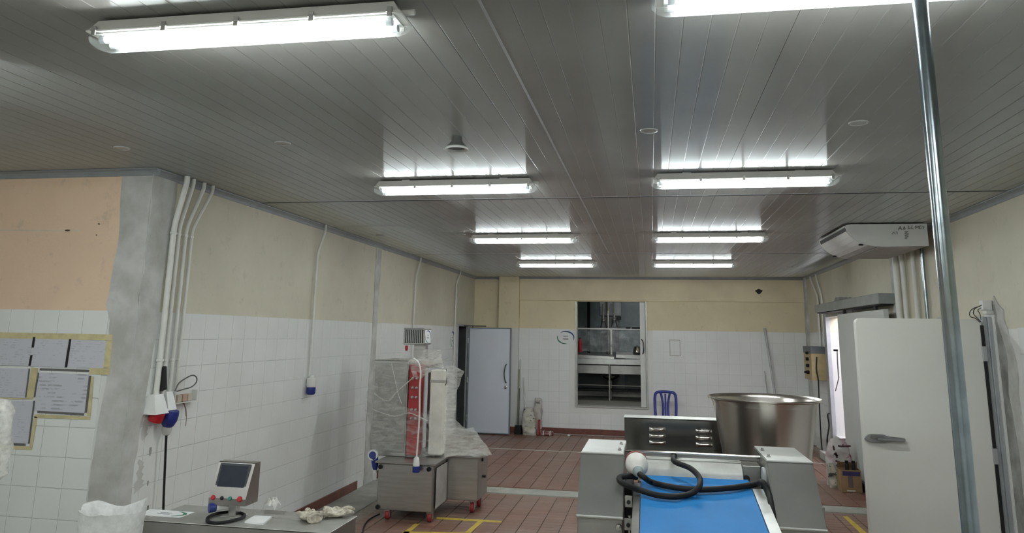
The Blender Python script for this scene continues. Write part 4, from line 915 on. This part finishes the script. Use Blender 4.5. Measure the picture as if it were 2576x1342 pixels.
# frame around the opening in the right wall, lit store behind
d2 = thing('door_2', (2.88, 12.2, 0), None, None); struct(d2)
ax0 = XR(11.4)
MB().box((2.835, 13.13, .0), (2.90, 13.30, 2.30), .004).build('frame_post', M_alu, d2); MB().box((2.845, 11.45, 2.25), (2.875, 13.13, 2.31), .003).build('frame_head', M_alu, d2)
b = MB(); b.box((3.03, 11.2, 0), (4.6, 13.6, .02)); b.box((3.03, 11.2, 2.6), (4.6, 13.6, 2.62)); b.box((4.6, 11.2, 0), (4.65, 13.6, 2.62)); b.box((3.03, 11.15, 0), (4.6, 11.2, 2.62)); b.box((3.03, 13.6, 0), (4.6, 13.65, 2.62))
struct(b.build('wall_store', pm('store_white', (.88, .86, .90), .5, 0, .02)))
t = thing('store_light', (3.7, 12.4, 2.58), 'lit tube light inside the small store behind the right wall', 'light')
MB().box((3.2, 12.35, 2.57), (4.2, 12.45, 2.60), .004).build('body', M_white, t); 
for y_ in (12.375, 12.425): MB().cyl((3.25, y_, 2.55), (4.15, y_, 2.55), .014, 12).build('tube', M_tube2, t)
# yellow control box
t = thing('control_box', (2.85, 13.5, 1.2), 'tan wall control box with a dark top and black knobs in the far right corner', 'control box')
MB().box((2.63, 13.40, 1.215), (2.862, 14.02, 1.765), .006).build('case', pm('tan_case', (.42, .33, .17), .5), t)
MB().box((2.626, 13.396, 1.655), (2.862, 14.025, 1.77), .004).build('top_panel', pm('dark_grey_panel', (.10, .11, .12), .5), t)
for z_, r_ in ((1.66, .025), (1.56, .028), (1.45, .028), (1.34, .030)):
    MB().cyl((2.63, 13.62, z_), (2.585, 13.62, z_), r_, 12).build('knob', M_black, t)
MB().cyl((2.59, 13.62, 1.34), (2.55, 13.62, 1.34), .018, 10).build('plug_lead', M_black, t)
MB().tube(spl([(2.72, 13.398, 1.6), (2.70, 13.39, 1.4), (2.72, 13.39, 1.22), (2.72, 13.42, .9), (2.73, 13.5, .3), (2.74, 13.5, .02)], 5), .010, 6).build('lead', M_black, t, smooth=True)
# bags and box by the sliding door
def sack(name, base, w, d, h, lean, m, label, seed=0, cat='bag'):
    base = Vector(base); P = []; n = 16
    for i in range(n+1):
        s = i/n; row = []; fl = (1-.75*max(0, s-.8)/.2) if s > .8 else min(1, .75+s*2)
        for j in range(28):
            a = 2*math.pi*j/28; ca, sa = math.cos(a), math.sin(a)
            q = base+Vector((math.copysign(abs(ca)**.6, ca)*w/2*(1.0 if s < .6 else 1.0-(s-.6)*.9), math.copysign(abs(sa)**.6, sa)*d/2*fl, s*h))+Vector(lean)*s
            dd = noise.noise_vector(q*11+Vector((seed, 0, 0)))*.025*min(1, s*5); q += Vector((dd.x, dd.y, dd.z*(1 if s > .1 else 0))); row.append(q)
        P.append(row+[row[0]])
    b = MB().grid(P); bmesh.ops.remove_doubles(b.bm, verts=b.bm.verts, dist=1e-5); bmesh.ops.holes_fill(b.bm, edges=[e_ for e_ in b.bm.edges if e_.is_boundary], sides=0)
    return tag(b.build(name, m, org=base, smooth=True), label, cat)
def sack_mat(name, c, c2, c3, th=(.5, .62)):
    t = NT(name); f = t.ramp(t.noise(5.5, 2, .5), *th); g = t.ramp(t.noise(9, 3, .6, stretch=(1, 1, 2)), .60, .64)
    t.link(t.mix(g, t.mix(f, c, c2), c3), t.b.inputs['Base Color']); t.b.inputs['Roughness'].default_value = .45; return t.m
s1 = sack('flour_sack', (2.42, 10.98, 0), .32, .20, .58, (.02, .06, 0), sack_mat('sack_print', (.48, .45, .44), (.38, .26, .29), (.16, .03, .05)), 'tall white sack with dark red print beside the sliding door', 1)
p = aY(2110, 1160, 10.84)
b = MB(); yk = 10.832
for s_ in ([(2096, 1122), (2099, 1134)], [(2098, 1142), (2108, 1148)], [(2102, 1139), (2106, 1153)], [(2102, 1160), (2112, 1164)], [(2104, 1170), (2111, 1178)], [(2108, 1122), (2116, 1124), (2140, 1123)]):
    pts = [at for at in [(lambda v: (v.x, v.z))(aY(x_, y_, yk)) for x_, y_ in s_]]; stroke(b, pts, .011)
b.build('printed_letters', pm('sack_ink', (.05, .02, .025), .6), s1, org=ORG[s1.name])
sack('patterned_bag', (2.31, 10.78, 0), .11, .10, .30, (-.03, 0, 0), sack_mat('bag_print', (.45, .43, .36), (.30, .28, .23), (.06, .06, .05)), 'small patterned bag between the sack and the carton', 3)
t = thing('carton', (2.44, 10.55, 0), 'open brown carton with a purple band and blue print beside the sliding door', 'box')
cb = Matrix.Rotation(-.06, 3, 'Z'); bx_, by_ = 2.455, 10.60
def cbox(lo, hi, nm, m, bev=.002):
    MB().box((bx_+lo[0], by_+lo[1], lo[2]), (bx_+hi[0], by_+hi[1], hi[2]), bev).build(nm, m, t)
for lo, hi in (((-.125, -.10, .003), (.125, -.094, .27)), ((-.125, .094, .003), (.125, .10, .27)), ((-.125, -.094, .003), (-.119, .094, .27)), ((.119, -.094, .003), (.125, .094, .27)), ((-.119, -.094, .003), (.119, .094, .009))): cbox(lo, hi, 'panel', M_brown)
cbox((-.10, -.1015, .20), (.11, -.1001, .255), 'purple_band', pm('purple_print', (.035, .025, .10), .6), 0)
cbox((-.04, -.1015, .06), (.02, -.1001, .20), 'blue_print', pm('faded_print', (.13, .09, .09), .7), 0)
cbox((-.06, -.1015, .015), (.04, -.1001, .03), 'white_scuff', pm('scuff', (.60, .56, .50), .8), 0)
MB().hexa([(bx_-.12, by_+.095, .27), (bx_+.12, by_+.095, .27), (bx_+.12, by_+.10, .27), (bx_-.12, by_+.10, .27), (bx_-.12, by_+.05, .345), (bx_+.12, by_+.05, .345), (bx_+.12, by_+.055, .345), (bx_-.12, by_+.055, .345)]).build('flap', M_brown, t)
for x_ in (-.02, .06): MB().lathe([(.0, 0), (.024, 0), (.024, .30), (.018, .33), (.022, .335), (.022, .36), (0, .362)], (bx_+x_, by_+.0, .01), 14).build('bottle', M_black, t, smooth=True)
b = MB(); b.box((2.62, 10.0, .0), (2.64, 11.3, .10), .003); b.box((2.595, 10.0, .10), (2.64, 11.3, .12), .003)
tag(b.build('floor_rail', pm('dark_rail', (.03, .035, .04), .5), org=(2.62, 10.65, 0)), 'dark floor rail along the foot of the sliding door', 'rail')
b = MB(); b.box((2.66, 12.6, .0), (2.84, 13.33, .12), .006); tag(b.build('kerb_block', M_plaster, org=(2.75, 13.1, 0)), 'grey kerb at the foot of the right wall below the lit opening', 'kerb')
tag(MB().tube(spl([(2.72, 13.0, .13), (2.70, 12.9, .35), (2.74, 12.9, .55), (2.72, 12.85, .72), (2.76, 12.9, .74)], 5), .012, 6).build('hanging_cable', M_black, org=(2.72, 13.0, .13), smooth=True), 'short dark cable rising from the kerb behind the bowl', 'cable')

# ------------------------------------------------------------------ back wall things
# open door leaf at the left-hand doorway
t = thing('grey_door', (-3.52, 14.42, 0), 'pale blue-grey door standing open in the far left corner', 'door')
MB().box((-3.52, 14.40, .025), (-2.682, 14.445, 2.0), .004).build('leaf', pm('door_bluegrey', (.66, .70, .78), .4, 0, .03, 2), t)
c = MB(); M_edge = pm('door_edge', (.20, .22, .25), .5)
c.box((-3.525, 14.396, .02), (-3.500, 14.449, 2.004)); c.box((-2.700, 14.396, .02), (-2.677, 14.449, 2.004)); c.box((-3.5, 14.396, 1.985), (-2.70, 14.449, 2.004)); c.box((-3.5, 14.396, .02), (-2.7, 14.449, .035)); c.build('edging', M_edge, t)
c = MB(); c.tube(spl([(-2.755, 14.398, 1.31), (-2.77, 14.36, 1.28), (-2.79, 14.35, 1.14), (-2.77, 14.36, 1.0), (-2.755, 14.398, .97)], 5), .011, 8); c.build('pull_handle', pm('pull_grey', (.10, .10, .11), .35, .5), t, smooth=True)
MB().lathe([(.03, 0), (.03, .012), (.018, .016), (.018, .03), (0, .031)], (-2.765, 14.398, .885), 14, axis=(0, -1, 0)).build('lock', M_mirror, t, smooth=True)
c = MB(); c.tube([(-3.45, 14.42, 2.01), (-3.45, 14.38, 2.03), (-3.15, 14.25, 2.03), (-3.56, 14.1, 2.03)], .009, 6); c.build('door_closer_arm', M_dark, t)
for z_ in (.3, 1.0, 1.75): MB().cyl((-3.535, 14.40, z_-.05), (-3.535, 14.40, z_+.05), .012, 10).build('hinge', M_steel, t)
d3 = thing('door_3', (XL, 14.0, 0), None, None); struct(d3)
for y0_, y1_ in ((DY0-.05, DY0), (DY1, DY1+.05)): MB().box((XL-.0, y0_, 0), (XL+.03, y1_, DH+.04), .003).build('frame_post', M_alu, d3)
MB().box((XL, DY0, DH), (XL+.03, DY1, DH+.04), .003).build('frame_head', M_alu, d3)
MB().box((XL-.18, DY1-.012, 0), (XL-.001, DY1-.0005, DH)).build('dark_reveal_sheet', pm('reveal_shade', (.035, .036, .038), .5), d3)  # dark sheet over the far jamb, shade of the unlit doorway as colour
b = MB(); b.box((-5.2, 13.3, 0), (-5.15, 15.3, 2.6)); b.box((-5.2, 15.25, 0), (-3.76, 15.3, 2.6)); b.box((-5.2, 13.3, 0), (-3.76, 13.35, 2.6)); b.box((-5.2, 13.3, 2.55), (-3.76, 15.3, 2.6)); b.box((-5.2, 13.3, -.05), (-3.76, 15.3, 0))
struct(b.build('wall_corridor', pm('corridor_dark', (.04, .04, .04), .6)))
for k, y_ in enumerate((14.05, 14.22, 14.36)):
    b = MB(); b.box((-3.74, y_, .05), (-3.725, y_+.11, 2.0), .002); tag(b.build('curtain_strip', pm('strip_grey%d' % k, ((.03, .03, .03), (.16, .15, .145), (.06, .06, .06))[k], .25), org=(-3.73, y_, 2.0)), ['dark plastic curtain strip nearest the camera in the left doorway', 'pale plastic curtain strip in the middle of the left doorway', 'grey plastic curtain strip by the hinges of the left doorway'][k], 'curtain strip', 'curtain strips in the doorway')
oval_sign('wall_sticker', (XL+.0078, 13.35, 1.78), (0, 1, 0), (0, 0, 1), (1, 0, 0), .26, .30, 'white sheet with an oval mark on the left wall before the doorway')
p = aY(1423, 850, YB-.0068)
oval_sign('wall_sticker', p, (1, 0, 0), (0, 0, 1), (0, -1, 0), .375, .275, 'white sticker with a blue and green oval left of the wall opening')
# faint hatch outline and dark hole
h0, h1 = aY(1684, 855, YB), aY(1712, 897, YB); b = MB()
for lo, hi in (((h0.x, h1.z), (h1.x, h1.z+.014)), ((h0.x, h0.z-.014), (h1.x, h0.z)), ((h0.x, h1.z+.014), (h0.x+.012, h0.z-.014)), ((h1.x-.012, h1.z+.014), (h1.x, h0.z-.014))): b.box((lo[0], YB-.009, lo[1]), (hi[0], YB-.0065, hi[1]))
tag(b.build('hatch_outline', pm('outline_grey', (.42, .41, .38), .7), org=(h0.x, YB-.008, h1.z)), 'thin grey rectangular frame on the tiles right of the opening', 'wall frame')
hc = aY(1909, 734, 14.954); b = MB(); b.prism([hc+Vector((.062*math.cos(a)*(1+.25*math.sin(3*a)), 0, .045*math.sin(a)*(1+.2*math.cos(4*a)))) for a in [2*math.pi*k/14 for k in range(14)]], (0, -.002, 0))
tag(b.build('wall_hole', M_dark, org=hc), 'small dark broken hole high on the back wall beam', 'hole')
# frame of the opening and sliding leaf
w1 = thing('window_1', (-.78, YB, OZ0), None, None); struct(w1)
MF = pm('steel_frame', (.46, .46, .44), .4, .5)
MB().box((OX0-.03, YB-.02, OZ0-.03), (OX1+.03, YB+.2, OZ0), .003).build('window_sill', MF, w1)
MB().box((OX0-.03, YB-.02, OZ0), (OX0, YB+.2, OZ1), .003).build('frame_post', MF, w1); MB().box((OX1, YB-.02, OZ0), (OX1+.03, YB+.2, OZ1), .003).build('frame_post', MF, w1)
t = thing('sliding_leaf', (-.16, 15.1, OZ0), 'white edge of a sliding leaf with a handle at the right of the wall opening', 'door')
MB().box((-.215, 15.06, OZ0+.002), (-.106, 15.12, OZ1-.002), .004).build('leaf', M_white, t)
c = MB(); hp_ = aY(1616, 858, 15.05); c.tube(spl([aY(1614, 855, 15.06), aY(1618, 862, 15.02), aY(1619, 880, 15.01), aY(1617, 892, 15.06)], 5), .011, 8); c.build('handle', pm('pull_grey', (.10, .10, .11), .35, .5), t, smooth=True)
# ------------------------------------------------------------------ room behind the opening (raised floor)
RF = .45
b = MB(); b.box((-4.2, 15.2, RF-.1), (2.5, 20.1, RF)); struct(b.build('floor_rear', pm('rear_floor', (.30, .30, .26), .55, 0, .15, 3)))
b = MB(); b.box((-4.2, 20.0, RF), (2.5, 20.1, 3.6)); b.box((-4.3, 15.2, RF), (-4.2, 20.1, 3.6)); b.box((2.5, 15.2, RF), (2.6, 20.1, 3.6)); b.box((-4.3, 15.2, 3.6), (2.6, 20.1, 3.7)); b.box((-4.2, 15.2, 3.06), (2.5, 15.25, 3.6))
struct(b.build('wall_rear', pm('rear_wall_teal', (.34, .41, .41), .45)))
for x_ in (-1.25, -.95, -1.42):
    pass
t = thing('rear_light', (.2, 16.6, 3.55), 'lit tube light in the room behind the wall opening', 'light')
MB().box((-.4, 16.55, 3.565), (.8, 16.65, 3.599), .004).build('body', M_white, t); MB().cyl((-.35, 16.6, 3.54), (.75, 16.6, 3.54), .014, 12).build('tube', M_tube2, t)
TY = 17.2
t = thing('steel_table', (-.9, TY, RF), 'stainless work table with lower shelf in the room behind the opening', 'table')
zt_ = aY(1530, 904, TY).z; zl = aY(1530, 918, TY).z
MB().box((-2.4, TY, zl), (.6, TY+.8, zt_), .006).build('top', pm('pale_steel', (.62, .62, .60), .4, .7), t)
MB().box((-2.3, TY+.1, aY(1530, 942, TY).z), (.5, TY+.75, zl-.02), .004).build('apron', M_steel2, t)
for x_ in (aY(1533, 950, TY).x, -2.3, .5):
    for y_ in (TY+.06, TY+.7): MB().cyl((x_, y_, RF), (x_, y_, zl), .022, 12).build('leg', M_steel2, t)
zr = aY(1530, 971, TY).z; MB().cyl((-2.3, TY+.06, zr), (.5, TY+.06, zr), .012, 8).build('lower_rail', M_steel, t)
MB().box((-2.3, TY+.3, RF+.22), (.5, TY+.72, RF+.24)).build('lower_shelf', M_dark, t)
b = MB(); b.lathe([(0, -.11), (.10, -.10), (.19, -.05), (.235, .0), (.225, .0), (.18, -.045), (.09, -.09), (0, -.1)], (aY(1535, 948, TY+.3).x, TY+.42, aY(1535, 946, TY+.42).z), 28)
bx = b.build('steel_bowl', M_mirror, t, smooth=True)
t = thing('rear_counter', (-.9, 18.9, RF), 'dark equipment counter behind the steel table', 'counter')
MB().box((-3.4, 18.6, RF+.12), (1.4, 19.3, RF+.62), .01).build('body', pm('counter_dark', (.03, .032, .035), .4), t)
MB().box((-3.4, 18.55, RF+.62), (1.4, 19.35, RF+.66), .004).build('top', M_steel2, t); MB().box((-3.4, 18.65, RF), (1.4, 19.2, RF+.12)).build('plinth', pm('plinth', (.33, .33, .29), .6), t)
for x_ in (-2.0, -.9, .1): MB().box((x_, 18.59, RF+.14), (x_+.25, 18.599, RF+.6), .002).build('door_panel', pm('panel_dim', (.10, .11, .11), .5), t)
t = fg = thing('film_guard', (-.9, TY+.3, zt_), 'film-covered guard frame with a white top bar on the steel table', 'guard')
gz1 = aY(1530, 828, TY+.3).z
MB().box((-2.3, TY+.28, gz1-.02), (.5, TY+.32, gz1+.012), .003).build('top_bar', M_white, t)
P = [[crumple(Vector((lerp(-2.2, .45, i/30), TY+.29, lerp(zt_+.16, gz1-.02, j/8))), 6, .03) for j in range(9)] for i in range(31)]
MB().grid(P).build('film', M_glass, t, smooth=True)
for x_ in (-2.2, aY(1538, 860, TY+.3).x, .45): MB().box((x_-.02, TY+.285, zt_+.001), (x_+.02, TY+.315, gz1), .002).build('post', M_steel2, t)
MB().hexa([(-2.2, TY+.05, zt_+.002), (-.83, TY+.05, zt_+.002), (-.83, TY+.25, zt_+.002), (-2.2, TY+.25, zt_+.002), (-2.2, TY+.05, zt_+.10), (-.83, TY+.05, zt_+.05), (-.83, TY+.25, zt_+.09), (-2.2, TY+.25, zt_+.16)]).build('left_tray', M_steel, t)
MB().hexa([(-.79, TY+.05, zt_+.03), (.45, TY+.05, zt_+.002), (.45, TY+.25, zt_+.002), (-.79, TY+.25, zt_+.03), (-.79, TY+.05, zt_+.10), (.45, TY+.05, zt_+.09), (.45, TY+.25, zt_+.15), (-.79, TY+.25, zt_+.16)]).build('right_tray', pm('pale_steel', (.6, .6, .6), .4, .7), t)
t = thing('filling_machine', (-.85, 18.2, RF), 'grey filling machine with two valves and a steel column behind the film guard', 'machine')
fy = 18.2; zz0 = RF+1.0
cx0 = aY(1507, 790, fy).x; cx1 = aY(1562, 790, fy).x
MB().box((cx0, fy, aY(1530, 796, fy).z), (cx1, fy+.4, 3.2), .02).build('head', pm('machine_grey', (.26, .28, .28), .4), t)
xm = aY(1530, 790, fy).x; MB().cyl((xm, fy-.06, RF), (xm, fy-.06, 3.2), .024, 14).build('column', M_mirror, t, smooth=True)
for (px_, py0, py1) in ((1517, 765, 808), (1544, 760, 806)):
    top_ = aY(px_, py0, fy-.1); bo_ = aY(px_+1, py1, fy-.1); q = MB().tube([top_, top_.lerp(bo_, .6), bo_], [.018, .02, .03], 12); o = q.build('valve', M_mirror, t, smooth=True)
    MB().lathe([(.0, 0), (.05, 0), (.05, .03), (.02, .05)], bo_, 14).build('nozzle', M_steel2, o, smooth=True)
    for s in (-1, 1): MB().cyl(bo_+Vector((s*.03, 0, 0)), bo_+Vector((s*.07, .02, -.16)), .009, 6).build('strut', M_dark, o)
MB().box((cx1-.1, fy-.05, aY(1550, 806, fy).z), (cx1, fy+.1, aY(1550, 797, fy).z), .004).build('black_block', M_dark, t)
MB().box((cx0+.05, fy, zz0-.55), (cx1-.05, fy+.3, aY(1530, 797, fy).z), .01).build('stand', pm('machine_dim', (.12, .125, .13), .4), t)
for x0_, m_, lab in ((aY(1478, 790, 19.6).x, M_dark, 'dark vertical post on the rear wall seen through the opening'),):
    b = MB(); b.box((x0_, 19.5, RF), (x0_+.07, 19.58, 3.5), .003); tag(b.build('rear_post', m_, org=(x0_, 19.54, RF)), lab, 'post')
rp = aY(1459, 880, TY+.15); t2 = thing('red_bottle', (rp.x, TY+.15, zt_+.13), 'tall red bottle on the rear table at the left edge of the opening', 'bottle')
MB().lathe([(0, 0), (.04, 0), (.045, .02), (.045, .22), (.03, .27), (.02, .30)], (rp.x, TY+.15, zt_+.135), 18).build('body', M_red, t2, smooth=True); MB().cyl((rp.x, TY+.15, zt_+.435), (rp.x, TY+.15, zt_+.46), .022, 12).build('cap', M_dark, t2)
dk = aY(1603, 880, TY+.1); b = MB().lathe([(0, .16), (.07, .13), (.10, .05), (.10, .0), (0, 0)], (dk.x, TY+.15, zt_+.152), 24); b.build('domed_cover', M_mirror, fg, smooth=True)
for px_, w_ in ((1580, .10), (1600, .18)):
    q = aY(px_, 825, TY+.3); b = MB().box((q.x-w_/2, TY+.27, gz1+.0125), (q.x+w_/2, TY+.33, gz1+.05), .004); tag(b.build('black_clamp', M_dark, org=(q.x, TY+.3, gz1)), 'short black block on the guard bar' if w_ < .15 else 'long black block on the guard bar', 'clamp')

# ------------------------------------------------------------------ blue plastic chair
cy_ = 14.45
t = thing('plastic_chair', (.245, cy_, 0), 'blue plastic chair standing against the back wall', 'chair')
M_ch = pm('chair_blue', (.020, .030, .27), .35, 0, .06, 10)
cxm = aY(1674, 1010, cy_+.2).x; zt_ = aY(1675, 985, cy_+.2).z
hw = .198
arch = [(cxm-hw*.93, cy_+.12, .43), (cxm-hw*.98, cy_+.16, .60), (cxm-hw*.96, cy_+.19, zt_-.10), (cxm-hw*.80, cy_+.20, zt_-.03), (cxm-hw*.35, cy_+.205, zt_-.012), (cxm+hw*.35, cy_+.205, zt_-.012), (cxm+hw*.80, cy_+.20, zt_-.03), (cxm+hw*.96, cy_+.19, zt_-.10), (cxm+hw*.98, cy_+.16, .60), (cxm+hw*.93, cy_+.12, .43)]
bk = MB().tube(spl(arch, 5), .026, 10).build('backrest', M_ch, t, smooth=True)
for s in (-1, 1):
    pth = [(cxm+s*.085, cy_+.203, zt_-.03), (cxm+s*.060, cy_+.19, zt_-.14), (cxm+s*.045, cy_+.165, .60), (cxm+s*.05, cy_+.12, .43)]
    MB().tube(spl(pth, 5), .021, 8).build('slat', M_ch, bk, smooth=True)
MB().tube(spl([(cxm, cy_+.203, zt_-.05), (cxm, cy_+.17, .62), (cxm, cy_+.12, .43)], 6), .016, 8).build('slat', M_ch, bk, smooth=True)
P = [[(cxm+lerp(-.21, .21, i/12)*(1-.08*j/10), cy_+lerp(-.22, .17, j/10), .435-.012*math.sin(math.pi*i/12)*math.sin(math.pi*j/10)) for j in range(11)] for i in range(13)]
c = MB().grid(P); bmesh.ops.solidify(c.bm, geom=c.bm.faces[:], thickness=.018); c.build('seat', M_ch, t, smooth=True)
for sx in (-1, 1):
    for sy in (-1, 1):
        MB().tube([(cxm+sx*.185, cy_+(-.19 if sy < 0 else .13), .425), (cxm+sx*.225, cy_+(-.23 if sy < 0 else .22), .0)], [.024, .018], 8).build('leg', M_ch, t, smooth=True)
# leaning rods
b = MB().cyl((2.13, 14.965, 2.08), (2.30, 14.62, .01), .021, 12); tag(b.build('leaning_pipe', pm('pipe_greywhite', (.50, .51, .52), .4), org=(2.3, 14.62, 0), smooth=True), 'pale grey pipe leaning on the back wall behind the bowl', 'pipe')
b = MB().cyl((2.09, 14.97, 1.28), (2.16, 14.80, .01), .008, 8); tag(b.build('leaning_rod', M_steel2, org=(2.16, 14.8, 0), smooth=True), 'thin short rod leaning on the back wall beside the pale pipe', 'rod')
# bags and brooms by the column
def broom(p0, p1, r, m, label, head=None):
    t = thing('broom', p0, label, 'broom', 'brooms by the column'); MB().cyl(p0, p1, r, 10).build('stick', m, t, smooth=True)
    if head: MB().lathe([(.02, .14), (.04, .10), (.05, .0)], p0, 16).build('bristles', head, t, smooth=True)
M_stick = pm('white_stick', (.66, .67, .62), .4); M_olive = pm('olive_stick', (.30, .29, .20), .5)
broom((-2.545, 14.86, .005), aY(1309, 905, 14.96), .013, M_stick, 'broom with the longest white stick leaning by the column', pm('bristle_green', (.10, .26, .20), .8))
broom((-2.42, 14.85, .005), aY(1317, 950, 14.96), .012, M_stick, 'broom with the shorter white stick leaning by the column', pm('bristle_pale', (.5, .5, .46), .8))
broom((-2.60, 14.77, .005), aY(1306, 930, 14.90), .011, M_olive, 'broom with an olive stick leaning on the column')
p0 = Vector((-2.555, 14.60, 0)); t = thing('dustpan', p0, 'black long-handled dustpan standing against the column', 'dustpan')
c = MB(); c.prism([p0+Vector((-.07, 0, .002)), p0+Vector((.07, 0, .002)), p0+Vector((.06, 0, .16)), p0+Vector((-.06, 0, .16))], (0, .09, 0)); c.build('pan', M_black, t); MB().cyl(p0+Vector((0, .08, .14)), p0+Vector((.0, .14, .85)), .009, 8).build('stick', pm('dark_stick', (.10, .10, .11), .5), t)
sack('patterned_sack', (-2.32, 14.60, 0), .26, .17, .50, (-.05, .03, 0), sack_mat('sack_green', (.52, .50, .45), (.40, .38, .27), (.07, .06, .07)), 'patterned paper sack standing in front of the brooms', 5)
sack('clear_sack', (-2.22, 14.84, .0), .18, .15, .66, (.02, .05, 0), sack_mat('sack_clear', (.52, .49, .46), (.42, .38, .34), (.16, .13, .12)), 'crumpled clear sack behind the patterned paper sack', 8)
b = MB().box((-2.165, 14.56, .002), (-2.13, 14.70, .28), .003); tag(b.build('red_packet', pm('packet_red', (.35, .03, .04), .5), org=(-2.2, 14.7, 0)), 'narrow red packet standing beside the sacks', 'packet')
t = thing('red_bundle', (-2.04, 14.72, 0), 'red wrapped bundle lying on the floor beside the sacks', 'bundle')
MB().box((-2.115, 14.60, .002), (-1.87, 14.72, .075), .02, seg=3).build('wrap', pm('bundle_red', (.28, .05, .05), .5, 0, .5, 22, c2=(.45, .30, .28)), t, smooth=True)
for x_ in (-2.07, -1.94): MB().box((x_, 14.595, .0025), (x_+.02, 14.725, .079), .004).build('band', M_white, t)
b = MB().box((-1.60, 14.62, .0015), (-1.55, 14.66, .03), .008); tag(b.build('paper_scrap', M_white, org=(-1.58, 14.64, 0)), 'tiny white scrap on the floor before the back wall', 'scrap')
